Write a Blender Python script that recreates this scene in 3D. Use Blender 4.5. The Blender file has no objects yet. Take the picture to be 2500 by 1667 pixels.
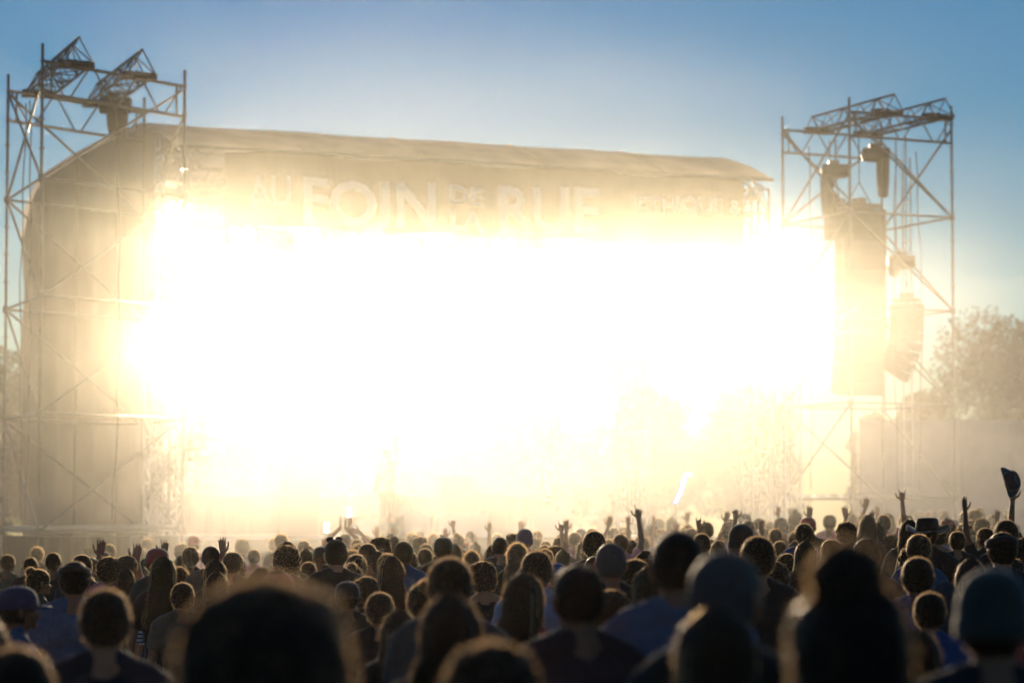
import bpy, math, random, bmesh
from mathutils import Vector, Matrix, noise

# ------------------------------------------------------------------ camera
SC = bpy.context.scene
FPX = 7000.0                      # focal length in pixels of the 2500 px wide photograph
PITCH = math.atan((1240 - 833.5) / FPX)
CAMZ = 2.0
cam_d = bpy.data.cameras.new("camera")
cam_d.sensor_width = 36.0
cam_d.lens = FPX / 2500 * 36
cam_d.clip_start = 0.05
cam_d.clip_end = 3000
cam_d.dof.use_dof = True
cam_d.dof.focus_distance = 24.0
cam_d.dof.aperture_fstop = 2.3
cam = bpy.data.objects.new("camera", cam_d)
SC.collection.objects.link(cam)
cam.location = (0, 0, CAMZ)
cam.rotation_euler = (math.pi / 2 + PITCH, 0, 0)
SC.camera = cam

# ------------------------------------------------------------------ sky and sun
SUN_AZ = math.radians(-3.6)       # left of straight ahead (+Y)
SUN_EL = math.radians(4.9)
w = bpy.data.worlds.new("World")
SC.world = w
w.use_nodes = True
nt = w.node_tree
bg = nt.nodes["Background"]
sky = nt.nodes.new("ShaderNodeTexSky")
sky.sky_type = 'NISHITA'
sky.sun_disc = False
sky.sun_elevation = SUN_EL
sky.sun_rotation = SUN_AZ
sky.air_density = 1.0
sky.dust_density = 0.0
sky.ozone_density = 4.4
nt.links.new(sky.outputs[0], bg.inputs[0])
bg.inputs[1].default_value = 0.105
sd = bpy.data.lights.new("sun", 'SUN')
sd.energy = 5.0
sd.angle = math.radians(0.5)
sd.color = (1.0, 0.765, 0.53)
sun = bpy.data.objects.new("sun", sd)
SC.collection.objects.link(sun)
to_sun = Vector((math.sin(SUN_AZ) * math.cos(SUN_EL), math.cos(SUN_AZ) * math.cos(SUN_EL), math.sin(SUN_EL)))
sun.rotation_euler = to_sun.to_track_quat('Z', 'Y').to_euler()
SC.view_settings.view_transform = 'Standard'
SC.view_settings.look = 'None'
SC.view_settings.exposure = 0.1
SC.view_settings.gamma = 1.0
cy = SC.cycles
cy.use_denoising = True
cy.volume_bounces = 2
cy.max_bounces = 6
cy.diffuse_bounces = 3
cy.glossy_bounces = 2
cy.transparent_max_bounces = 12
cy.volume_max_steps = 128
cy.volume_step_rate = 1.7
cy.use_adaptive_sampling = False

# ------------------------------------------------------------------ helpers
R = random.Random(7)

def at(px, py, Y):
    """world point that the photograph shows at pixel (px, py), Y metres ahead"""
    dx = (px - 1250) / FPX
    dz = (833.5 - py) / FPX
    c, s = math.cos(PITCH), math.sin(PITCH)
    d = Vector((dx, c - dz * s, s + dz * c))
    return Vector((0, 0, CAMZ)) + d * (Y / d.y)

class MB:
    def __init__(s): s.v = []; s.f = []
    def add(s, vs, fs):
        n = len(s.v); s.v += [tuple(v) for v in vs]; s.f += [tuple(i + n for i in f) for f in fs]; return s
    def box(s, c, size, M=None):
        x, y, z = [q / 2 for q in size]; c = Vector(c)
        vs = [Vector((i * x, j * y, k * z)) for i in (-1, 1) for j in (-1, 1) for k in (-1, 1)]
        if M is not None: vs = [M @ v for v in vs]
        return s.add([c + v for v in vs], [(0, 1, 3, 2), (4, 6, 7, 5), (0, 4, 5, 1), (2, 3, 7, 6), (0, 2, 6, 4), (1, 5, 7, 3)])
    def tube(s, a, b, r, n=8, r2=None):
        a = Vector(a); b = Vector(b); d = (b - a)
        if d.length < 1e-6: return s
        q = d.to_track_quat('Z', 'Y'); r2 = r if r2 is None else r2
        vs = []
        for p, rr in ((a, r), (b, r2)):
            for i in range(n):
                t = 2 * math.pi * i / n
                vs.append(p + q @ Vector((rr * math.cos(t), rr * math.sin(t), 0)))
        fs = [(i, (i + 1) % n, n + (i + 1) % n, n + i) for i in range(n)]
        fs += [tuple(range(n - 1, -1, -1)), tuple(range(n, 2 * n))]
        return s.add(vs, fs)
    def path(s, pts, r, n=6):
        for a, b in zip(pts, pts[1:]): s.tube(a, b, r, n)
        return s
    def lathe(s, prof, c=(0, 0, 0), n=20, M=None, sx=1, sy=1):
        """prof: list of (radius, z)"""
        c = Vector(c); vs = []
        for r, z in prof:
            for i in range(n):
                t = 2 * math.pi * i / n
                v = Vector((r * math.cos(t) * sx, r * math.sin(t) * sy, z))
                if M is not None: v = M @ v
                vs.append(c + v)
        fs = []
        for k in range(len(prof) - 1):
            for i in range(n):
                j = (i + 1) % n
                fs.append((k * n + i, k * n + j, (k + 1) * n + j, (k + 1) * n + i))
        fs.append(tuple(range(n - 1, -1, -1))); m = (len(prof) - 1) * n
        fs.append(tuple(range(m, m + n)))
        return s.add(vs, fs)
    def build(s, name, mat, parent=None, smooth=False, loc=(0, 0, 0), mesh_only=False):
        me = bpy.data.meshes.new(name)
        o = Vector(loc)
        me.from_pydata([tuple(Vector(v) - o) for v in s.v], [], s.f)
        me.update()
        if smooth:
            me.polygons.foreach_set("use_smooth", [True] * len(me.polygons))
        if mat: me.materials.append(mat)
        if mesh_only: return me
        return link(name, me, parent, loc)

def link(name, data, parent=None, loc=(0, 0, 0)):
    ob = bpy.data.objects.new(name, data)
    SC.collection.objects.link(ob)
    ob.location = loc
    if parent is not None: ob.parent = parent
    return ob

def tag(o, label=None, cat=None, group=None, kind=None):
    if label: o["label"] = label
    if cat: o["category"] = cat
    if group: o["group"] = group
    if kind: o["kind"] = kind
    return o

def empty(name, loc=(0, 0, 0), rz=0.0, **k):
    e = bpy.data.objects.new(name, None)
    SC.collection.objects.link(e); e.location = loc; e.rotation_euler = (0, 0, rz)
    e.empty_display_size = 0.2
    return tag(e, **k)

def mat(name, col, rough=0.7, metal=0.0, spec=0.5, bump=0.0, bscale=20.0, var=0.0, vscale=3.0,
        sheen=0.0, emit=None, estr=0.0, transl=0.0, objcol=False, rand=0.0):
    m = bpy.data.materials.new(name); m.use_nodes = True
    n = m.node_tree; p = n.nodes["Principled BSDF"]
    p.inputs["Base Color"].default_value = (*col, 1)
    p.inputs["Roughness"].default_value = rough
    p.inputs["Metallic"].default_value = metal
    p.inputs["Specular IOR Level"].default_value = spec
    if sheen:
        p.inputs["Sheen Weight"].default_value = sheen
        p.inputs["Sheen Roughness"].default_value = 0.35
    src = None
    if objcol:
        oi = n.nodes.new("ShaderNodeObjectInfo"); src = oi.outputs["Color"]
    if var:
        tc = n.nodes.new("ShaderNodeTexCoord")
        nz = n.nodes.new("ShaderNodeTexNoise"); nz.inputs["Scale"].default_value = vscale; nz.inputs["Detail"].default_value = 5
        n.links.new(tc.outputs["Object"], nz.inputs["Vector"])
        mr = n.nodes.new("ShaderNodeMapRange")
        mr.inputs[1].default_value = 0.3; mr.inputs[2].default_value = 0.7
        mr.inputs[3].default_value = 1 - var; mr.inputs[4].default_value = 1 + var
        n.links.new(nz.outputs[0], mr.inputs[0])
        mx = n.nodes.new("ShaderNodeVectorMath"); mx.operation = 'SCALE'
        mx.inputs[0].default_value = col
        if src: n.links.new(src, mx.inputs[0])
        n.links.new(mr.outputs[0], mx.inputs["Scale"])
        n.links.new(mx.outputs[0], p.inputs["Base Color"])
        src = mx.outputs[0]
    elif src:
        n.links.new(src, p.inputs["Base Color"])
    if bump:
        tc2 = n.nodes.new("ShaderNodeTexCoord")
        nb = n.nodes.new("ShaderNodeTexNoise"); nb.inputs["Scale"].default_value = bscale; nb.inputs["Detail"].default_value = 4
        n.links.new(tc2.outputs["Object"], nb.inputs["Vector"])
        b = n.nodes.new("ShaderNodeBump"); b.inputs["Strength"].default_value = bump
        b.inputs["Distance"].default_value = 0.02
        n.links.new(nb.outputs[0], b.inputs["Height"]); n.links.new(b.outputs[0], p.inputs["Normal"])
    if emit:
        p.inputs["Emission Color"].default_value = (*emit, 1); p.inputs["Emission Strength"].default_value = estr
    if transl:
        t = n.nodes.new("ShaderNodeBsdfTranslucent"); t.inputs[0].default_value = (*col, 1)
        if src: n.links.new(src, t.inputs[0])
        mix = n.nodes.new("ShaderNodeMixShader"); mix.inputs[0].default_value = transl
        out = n.nodes["Material Output"]
        n.links.new(p.outputs[0], mix.inputs[1]); n.links.new(t.outputs[0], mix.inputs[2])
        n.links.new(mix.outputs[0], out.inputs[0])
    return m

def volume_mat(name, col, dens, g):
    m = bpy.data.materials.new(name); m.use_nodes = True
    n = m.node_tree
    n.nodes.remove(n.nodes["Principled BSDF"])
    v = n.nodes.new("ShaderNodeVolumePrincipled")
    v.inputs["Color"].default_value = (*col, 1)
    v.inputs["Density"].default_value = dens
    v.inputs["Anisotropy"].default_value = g
    n.links.new(v.outputs[0], n.nodes["Material Output"].inputs["Volume"])
    return m, v

M = {}
M['galv'] = mat("galvanised_steel", (0.16, 0.155, 0.145), 0.48, 0.45, var=0.2, vscale=8)
M['alu'] = mat("aluminium_truss", (0.5, 0.5, 0.5), 0.32, 0.9, var=0.12, vscale=8)
M['black_metal'] = mat("black_steel", (0.03, 0.03, 0.03), 0.45, 0.2)
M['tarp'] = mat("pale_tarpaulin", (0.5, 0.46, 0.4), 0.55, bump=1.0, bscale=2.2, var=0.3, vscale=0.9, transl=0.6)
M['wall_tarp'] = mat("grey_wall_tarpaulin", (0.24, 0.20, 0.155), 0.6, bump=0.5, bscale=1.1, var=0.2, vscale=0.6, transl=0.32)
M['banner'] = mat("brown_banner_cloth", (0.30, 0.20, 0.12), 0.8, bump=0.3, bscale=2, var=0.1, transl=.06)
M['letter'] = mat("white_lettering", (0.9, 0.88, 0.86), 0.7)
M['deck'] = mat("stage_deck_ply", (0.06, 0.05, 0.045), 0.6, var=0.2)
M['drape'] = mat("black_drape", (0.02, 0.02, 0.022), 0.9, bump=0.8, bscale=3)
M['speaker'] = mat("speaker_paint", (0.03, 0.029, 0.029), 0.7, bump=0.3, bscale=60)
M['grille'] = mat("speaker_grille", (0.03, 0.03, 0.03), 0.6, 0.2, bump=0.6, bscale=120)
M['grass'] = mat("trampled_grass", (0.055, 0.06, 0.025), 0.95, bump=1.0, bscale=6, var=0.4, vscale=1.5)
M['leaf'] = mat("tree_leaves", (0.045, 0.055, 0.022), 0.7, var=0.3, vscale=0.8, transl=0.2)
M['bark'] = mat("tree_bark", (0.10, 0.075, 0.05), 0.9, bump=1, bscale=8)
M['fabric_white'] = mat("site_hoarding", (0.35, 0.36, 0.38), 0.7, var=0.1)
# ------------------------------------------------------------------ ground
def gz(x, y):
    return 0.035 * max(-14, min(14, x)) * max(0, min(1, y / 40))
g = MB(); NX = 110
for i in range(NX + 1):
    for j in range(NX + 1):
        x = -110 + 220 * i / NX; y = -40 + 200 * j / NX
        g.v.append((x, y, gz(x, y) + 0.05 * (noise.noise(Vector((x * .05, y * .05, 0))) - .5)))
for i in range(NX):
    for j in range(NX):
        a = i * (NX + 1) + j
        g.f.append((a, a + NX + 1, a + NX + 2, a + 1))
tag(g.build("ground", M['grass'], smooth=True), kind="structure")

# ------------------------------------------------------------------ stage
U = Vector((0.9005, 0.4351, 0)); N = Vector((0.4351, -0.9005, 0)); O = Vector((-7.09, 55.0, 0))
W = 12.87
def S(a, b, z): return O + U * a + N * b + Vector((0, 0, z))
SM = Matrix((U, -N, Vector((0, 0, 1)))).transposed()      # local x along the front, local y upstage

stage = empty("open_air_stage", S(W / 2, 0, 0), label="large open-air festival stage with grey tarpaulin roof, glowing with smoke", cat="stage")
SO = stage.location.copy()
def sbuild(mb, name, m, parent=stage, smooth=False):
    ob = mb.build(name, m, None, smooth, loc=SO)
    ob.location = (0, 0, 0); ob.parent = stage
    if parent is not stage:
        ob.parent = parent
    return ob
# roof: a bent sheet with thickness, sagging between its arches
prof = [(2.0, 8.75), (1.0, 9.14), (0.0, 9.42), (-2.2, 9.42), (-4.3, 9.32), (-6.4, 9.15), (-7.3, 8.95), (-8.0, 8.5), (-8.3, 7.9)]
roof = MB(); NA = 52
for side in (0,):      # one skin of canvas
    for i in range(NA + 1):
        a = -0.05 + (W + 0.1) * i / NA
        ph = (i % 13) / 13
        sag = -0.02 * math.sin(math.pi * ph) + 0.008 * noise.noise(Vector((a * 1.3, 3, 0)))
        for k, (b, z) in enumerate(prof):
            roof.v.append(tuple(S(a, b, z + sag - (0.07 if side else 0))))
K = len(prof); T = (NA + 1) * K
for i in range(NA):
    for k in range(K - 1):
        q = i * K + k
        roof.f.append((q, q + K, q + K + 1, q + 1))
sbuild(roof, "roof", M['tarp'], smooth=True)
# left side wall
def side_wall(a, zlow):
    m = MB(); pts = [(1.6, 8.7)] + [(b, z) for b, z in prof[1:]] + [(-8.35, 6.8)]
    nb, nz = 44, 20
    def top(b):
        for (b0, z0), (b1, z1) in zip(prof, prof[1:]):
            if b1 <= b <= b0: return z0 + (z1 - z0) * (b0 - b) / (b0 - b1)
        return prof[-1][1]
    for sd_ in (0,):
        for i in range(nb + 1):
            b = 1.2 - 9.45 * i / nb
            zt = top(b) - 0.1
            for k in range(nz + 1):
                z = zlow + (zt - zlow) * k / nz
                wob = 0.05 * math.sin(b * 5.1) * (1 - k / nz) + 0.06 * noise.noise(Vector((b, z, a)))
                m.v.append(tuple(S(a + wob + 0.03 * sd_, b, z)))
    T2 = (nb + 1) * (nz + 1)
    for i in range(nb):
        for k in range(nz):
            q = i * (nz + 1) + k
            m.f.append((q, q + 1, q + nz + 2, q + nz + 1))
    return m
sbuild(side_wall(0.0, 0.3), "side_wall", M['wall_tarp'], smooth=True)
# welded seams between the canvas lengths
for a in (2.6, 5.2, 7.8, 10.4):
    m = MB()
    for (b0, z0), (b1, z1) in zip(prof[:-1], prof[1:]): m.tube(S(a, b0, z0 - .005), S(a, b1, z1 - .005), .022, 6)
    sbuild(m, "roof_seam", M['tarp'])
m = MB(); m.tube(S(0, 2.0, 8.74), S(W, 2.0, 8.74), .035, 8); sbuild(m, "eave_pole", M['galv'])
for b in (-1.5, -4.2, -6.6):
    m = MB(); m.tube(S(-.05, b, .3), S(-.05, b, 9.1 if b > -5 else 8.85), .025, 6); sbuild(m, "wall_seam", M['wall_tarp'])
# deck with skirt
dk = MB(); dk.box(S(W / 2, -3.2, 1.3), (W - 0.2, 9.4, 0.22), SM)
deck = sbuild(dk, "deck", M['deck'])
sk = MB(); sk.box(S(W / 2, 1.54, 0.5), (W - 0.2, 0.05, 1.38), SM)
sbuild(sk, "skirt", M['drape'])
# rear drape with folds
dr = MB(); n = 90
for i in range(n + 1):
    a = 0.3 + (W - 0.6) * i / n
    for z in (1.42, 2.3):
        for d in (0, 0.03):
            dr.v.append(tuple(S(a, -7.7 + 0.09 * math.sin(i * 1.9) + d, z + (0.05 * math.sin(i * .35) if z > 2 else 0))))
for i in range(n):
    q = i * 4; p = q + 4
    dr.f += [(q, p, p + 2, q + 2), (q + 1, q + 3, p + 3, p + 1), (q, q + 1, p + 1, p), (q + 2, p + 2, p + 3, q + 3)]
sbuild(dr, "rear_drape", M['drape'])

def truss(mb, a, b, w=0.3, seg=0.5, up=Vector((0, 0, 1)), r=0.024, rb=0.012, tri=False):
    """box or triangular lattice beam from a to b"""
    a = Vector(a); b = Vector(b); d = (b - a); L = d.length; d.normalize()
    s = d.cross(up).normalized(); t = s.cross(d).normalized()
    if tri: off = [s * w / 2, -s * w / 2, t * w * 0.87]
    else: off = [s * w / 2 + t * w / 2, s * w / 2 - t * w / 2, -s * w / 2 - t * w / 2, -s * w / 2 + t * w / 2]
    for o in off: mb.tube(a + o, b + o, r, 6)
    k = max(2, round(L / seg))
    for i in range(k + 1):
        p = a + d * (L * i / k)
        for j in range(len(off)):
            o1, o2 = off[j], off[(j + 1) % len(off)]
            mb.tube(p + o1, p + o2, rb, 5)
            if i < k:
                q = a + d * (L * (i + 1) / k)
                mb.tube(p + (o1 if (i + j) % 2 else o2), q + (o2 if (i + j) % 2 else o1), rb, 5)
    return mb
# roof arches and trusses inside
for a in (0.35, 3.3, 6.4, 9.6, 12.5):
    t = MB()
    for (b0, z0), (b1, z1) in zip(prof[:-1], prof[1:]):
        truss(t, S(a, b0 - .05, z0 - 0.3), S(a, b1 + .05, z1 - 0.3), 0.28, 0.45)
    sbuild(t, "roof_truss", M['alu'])
for b, z in ((1.6, 7.55 + .9), (-3.5, 8.6), (-7.2, 8.2)):
    t = MB(); truss(t, S(0.3, b, z - .25), S(W - .3, b, z - .25), 0.35, 0.5); sbuild(t, "roof_truss", M['alu'])
# legs: four truss towers
for a, b in ((0.05, 1.45), (W - 0.1, 1.45), (0.4, -7.6), (W - .4, -7.6), (W - .4, -3.4)):
    t = MB(); truss(t, S(a, b, -.3), S(a, b, 8.6 if b > 0 else 8.2), 0.42, 0.5, up=N, r=0.03, rb=0.017)
    t.box(S(a, b, gz(*S(a, b, 0).xy) + 0.04), (0.8, 0.8, 0.08), SM)
    sbuild(t, "truss_leg", M['alu'])

# banner with lettering, hung under the front eave
BB = 2.02
bn = MB(); nb = 80
def banner_z(a): return 0.03 * math.sin(a * 2.1)
for i in range(nb + 1):
    a = 0.9 + (W - 1.6) * i / nb
    for z in (8.70, 7.95, 7.30):
        bn.v.append(tuple(S(a, BB + 0.02 * math.sin(a * 3) * (8.55 - z), z - banner_z(a))))
for i in range(nb):
    q = i * 3; p = q + 3
    bn.f += [(q, p, p + 1, q + 1), (q + 1, p + 1, p + 2, q + 2)]
banner = sbuild(bn, "name_banner", M['banner'])
def text_mesh(s, size, ext, bold=0.02):
    cu = bpy.data.curves.new("t", 'FONT'); cu.body = s; cu.size = size; cu.extrude = ext; cu.offset = bold
    cu.resolution_u = 3
    ob = bpy.data.objects.new("t", cu); SC.collection.objects.link(ob)
    me = bpy.data.meshes.new_from_object(ob.evaluated_get(bpy.context.evaluated_depsgraph_get()))
    bpy.data.objects.remove(ob); bpy.data.curves.remove(cu)
    return me
def a_of(px):
    """stage coordinate a where the banner plane meets pixel column px"""
    k = (px - 1250) / FPX; P0 = S(0, BB, 0)
    return (k * P0.y - P0.x) / (U.x - k * U.y)
def lettering(s, px0, px1, ztop, zbot):
    me = text_mesh(s, 1.0, 0.008, 0.025)
    me.name = "lettering"
    xs = [v.co.x for v in me.vertices]; ys = [v.co.y for v in me.vertices]
    x0, x1, y0, y1 = min(xs), max(xs), min(ys), max(ys)
    a0, a1 = a_of(px0), a_of(px1)
    for v in me.vertices:
        a = a0 + (a1 - a0) * (v.co.x - x0) / (x1 - x0)
        z = zbot + (ztop - zbot) * (v.co.y - y0) / (y1 - y0)
        v.co = S(a, BB + 0.035 + 0.02 * math.sin(a * 3) * (8.55 - z) + v.co.z, z - banner_z(a)) - SO
    me.materials.append(M['letter'])
    ob = link("lettering", me, banner)
lettering("AU", 600, 705, 8.26, 7.62)
lettering("FOIN", 735, 1062, 8.28, 7.38)
lettering("DE", 1096, 1178, 8.26, 7.9)
lettering("LA", 1098, 1180, 7.78, 7.40)
lettering("RUE", 1215, 1462, 8.34, 7.42)
lettering("ETHIQUE &", 1556, 1813, 8.28, 7.9)

# ------------------------------------------------------------------ scaffold towers
def tower(name, P, levels, tip, gir, diag, label, deckz):
    """P: four plan points in order round the square; levels: node heights; gz: (low, high) of the top girders"""
    c = sum((Vector((*p, 0)) for p in P), Vector()) / 4
    root = empty(name, c, label=label, cat="scaffold tower", group="scaffold speaker towers beside the stage")
    def B(mb, nm, m=M['galv'], smooth=False):
        ob = mb.build(nm, m, None, smooth, loc=c); ob.location = (0, 0, 0); ob.parent = root; return ob
    V = [Vector((*p, 0)) for p in P]
    def pt(i, z): return V[i] + Vector((0, 0, z))
    for i in range(4):
        gg = gz(V[i].x, V[i].y); m = MB(); m.tube(pt(i, gg), pt(i, tip), 0.027, 8)
        m.box(pt(i, gg + 0.02), (0.16, 0.16, 0.04))
        z = levels[0]
        while z < tip - .3:
            m.lathe([(0.03, -.012), (0.062, -.008), (0.062, .008), (0.03, .012)], pt(i, z), 8)
            z += 0.5
        for z in levels:
            m.lathe([(0.03, -.07), (0.055, -.06), (0.055, .06), (0.03, .07)], pt(i, z), 8)
        B(m, "standard")
    faces = [(0, 1), (1, 2), (2, 3), (3, 0)]
    for z in levels:
        for i, j in faces:
            m = MB(); m.tube(pt(i, z), pt(j, z), 0.024, 8); B(m, "ledger")
    for (i, zi, j, zj) in diag:
        m = MB(); m.tube(pt(i, zi), pt(j, zj), 0.024, 8); B(m, "diagonal_brace")
    # lattice girders on two faces: 1-2 and 0-3
    for i, j in ((1, 2), (0, 3)):
        m = MB(); a, b = pt(i, gir[0]), pt(j, gir[0]); a2, b2 = pt(i, gir[1]), pt(j, gir[1])
        for sgn in (-.035, .035):
            o = (b - a).cross(Vector((0, 0, 1))).normalized() * sgn
            m.tube(a + o, b + o, 0.024, 6); m.tube(a2 + o, b2 + o, 0.024, 6)
        k = 6
        for q in range(k):
            p0 = a.lerp(b, (q + .08) / k) if q else a.lerp(b, .1 / k * 2)
            t0, t1 = q / k + .02, (q + 1) / k - .02
            lo, hi = (a.lerp(b, t0), a2.lerp(b2, t1)) if q % 2 else (a2.lerp(b2, t0), a.lerp(b, t1))
            m.tube(lo, hi, 0.016, 6)
        m.tube(a.lerp(b, .06), a2.lerp(b2, .06), 0.02, 6); m.tube(a.lerp(b, .94), a2.lerp(b2, .94), 0.02, 6)
        B(m, "lattice_girder")
    # base deck boards
    m = MB(); q = MB()
    ex = (V[2] - V[1]); ey = (V[0] - V[1]); 
    ax, ay = ex.normalized(), ey.normalized()
    RM = Matrix((ax, ax.cross(Vector((0, 0, -1))), Vector((0, 0, 1)))).transposed()
    for t in (0.04, .22, .42, .62, .82):
        m.box(V[1] + ex * .5 + ey * (t + .06) + Vector((0, 0, deckz + .06)), (ex.length - .1, .3, .05), RM)
    B(m, "deck_board", M['alu'])
    return root, B, pt, V
LV = [1.6, 3.6, 5.6, 7.6]
LP = [(-9.2, 52.0), (-8.0, 48.5), (-5.92, 51.5), (-7.1, 55.0)]
ld = [(0, 9.55, 1, 7.6), (1, 9.3, 0, 7.6), (0, 7.6, 1, 5.6), (0, 5.6, 1, 3.6), (0, 3.6, 1, 1.6),
      (2, 9.55, 1, 7.6), (1, 5.6, 2, 7.6), (2, 5.6, 1, 3.6), (1, 1.6, 2, 3.6), (2, 9.1, 3, 7.6),
      (0, 9.55, 3, 7.6), (0, 7.6, 3, 5.6), (0, 5.6, 3, 3.6), (0, 3.6, 3, 1.6), (2, 7.6, 3, 5.6), (3, 5.6, 2, 3.6)]
lt, LB, lpt, LVv = tower("scaffold_tower", LP, LV, 9.9, (9.05, 9.6), ld,
    "steel scaffold tower in front of the stage's closed left side wall", 1.6)
RV = [2.2, 4.2, 6.2, 8.2]
RP = [(5.95, 62.7), (7.08, 59.8), (9.42, 61.1), (8.29, 64.0)]
rd = [(0, 10.3, 1, 8.2), (0, 8.2, 1, 10.25), (1, 8.2, 0, 6.2), (1, 6.2, 0, 4.2), (1, 4.2, 0, 2.2),
      (1, 10.2, 2, 8.2), (3, 10.2, 2, 8.2), (2, 10.1, 3, 8.2), (1, 8.2, 2, 6.2), (3, 8.2, 2, 6.2), (1, 6.2, 2, 4.2),
      (3, 6.2, 2, 4.2), (3, 4.2, 2, 2.2), (0, 10.2, 3, 8.2), (0, 8.2, 3, 10.2), (0, 4.2, 3, 2.2)]
rt, RB, rpt, RVv = tower("scaffold_tower", RP, RV, 10.6, (9.8, 10.3), rd,
    "tall steel scaffold tower right of the stage mouth holding the hanging loudspeakers", 2.2)
for (B, pt, z, ss, wd) in ((LB, lpt, 9.62, (.22, .66), .5), (RB, rpt, 10.32, (.36, .86), .42)):
    for s in ss:
        near = pt(1, z).lerp(pt(2, z), s); far = pt(0, z).lerp(pt(3, z), s)
        d = (far - near).normalized()
        m = MB(); truss(m, near - d * .35, far + d * .3, wd, 0.7, tri=True, r=0.027, rb=0.013)
        B(m, "triangular_beam", M['galv'])
        ZR = Matrix.Rotation(math.atan2(d.y, d.x) + math.pi / 2, 3, 'Z')
        for e in (near, far):
            m = MB(); m.box(e, (.62, .3, .09), ZR); m.box(e + ZR @ Vector((.12, 0, .055)), (.3, .2, .07), ZR)
            m.tube(e + ZR @ Vector((-.3, -.1, .08)), e + ZR @ Vector((.3, -.1, .08)), .03)
            B(m, "beam_clamp", M['black_metal'])

def cables(B, pts, base):
    for (p0, sx) in pts:
        m = MB(); q = []
        for i in range(15):
            t = i / 14; q.append(p0 + Vector((sx * math.sin(t * 3.1) + .02 * math.sin(t * 25), .03 * math.sin(t * 11), -t * (p0.z - base))))
        m.path(q, .011, 6); B(m, "cable", M['black_metal'])
cables(LB, [(lpt(1, 9.1).lerp(lpt(0, 9.1), .35), .05), (lpt(1, 9.1).lerp(lpt(0, 9.1), .45), -.06), (lpt(1, 9.1).lerp(lpt(2, 9.1), .5), .1)], 1.8)
cables(RB, [(rpt(1, 9.8).lerp(rpt(2, 9.8), .3), .08), (rpt(1, 9.8).lerp(rpt(2, 9.8), .45), -.06), (rpt(2, 9.8).lerp(rpt(3, 9.8), .5), .1), (rpt(0, 9.8).lerp(rpt(1, 9.8), .4), .07)], 2.4)
# access ladder up one face of each tower
for B, pt, z0, z1 in ((LB, lpt, 1.7, 9.0), (RB, rpt, 2.3, 9.7)):
    a0, a1 = pt(3, z0).lerp(pt(2, z0), .3), pt(3, z0).lerp(pt(2, z0), .42); up_ = Vector((0, 0, z1 - z0))
    m = MB(); m.tube(a0, a0 + up_, .018); m.tube(a1, a1 + up_, .018)
    for i in range(int((z1 - z0) / .3)): m.tube(a0 + Vector((0, 0, .15 + .3 * i)), a1 + Vector((0, 0, .15 + .3 * i)), .012, 6)
    B(m, "access_ladder", M['alu'])

# ------------------------------------------------------------------ rigging: hoists, line arrays
def hoist(loc, label, flip=1, drop=0.7, top=10.3, fat=1.0, group="chain hoists on the scaffold towers"):
    r = empty("chain_hoist", loc, label=label, cat="chain hoist", group=group)
    m = MB(); m.lathe([(0.05, -.3 * flip), (.15, -.27 * flip), (.17, 0), (.15, .27 * flip), (.05, .3 * flip)], (0, 0, 0), 14, Matrix.Rotation(math.pi / 2, 3, 'Y'))
    m.box((-.02, 0, .15), (.22, .2, .16)); m.box((.2, 0, 0), (.2, .26, .26))
    m.build("motor", M['black_metal'], r)
    m = MB()
    m.lathe([(.13 * fat, 0), (.15 * fat, -.08), (.14 * fat, -drop * .6), (.11 * fat, -drop), (.05, -drop - .03)], (-.16 * flip if fat == 1 else .05, 0, -.05), 12)
    m.build("chain_bag", M['drape'], r, smooth=True)
    L = top - loc[2]
    if L > 0.2:
        m = MB(); m.tube((-.1, 0, .1), (-.1, 0, L), .012, 6); m.build("chain", M['galv'], r)
        m = MB(); m.tube((.06, 0, .1), (.06, 0, L), .008, 6); m.build("chain", M['galv'], r)
    return r
p = at(2137, 378, 61.5); hoist(p, "dark chain hoist hanging highest inside the right scaffold tower", -1, .85, 9.9)
p = at(2037, 418, 62.2); hoist(p, "T shaped chain hoist nearer the stage roof corner in the right tower", 1, .9, 10.0)
p = at(2200, 640, 62.5); hoist(p, "small chain hoist hung on a long chain above the short curved speaker array", 1, .25, 10.0)
p = at(280, 258, 51.9); hoist(p, "bulky dark chain hoist under the beams of the left scaffold tower", 1, .5, 9.6, 1.35)

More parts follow.
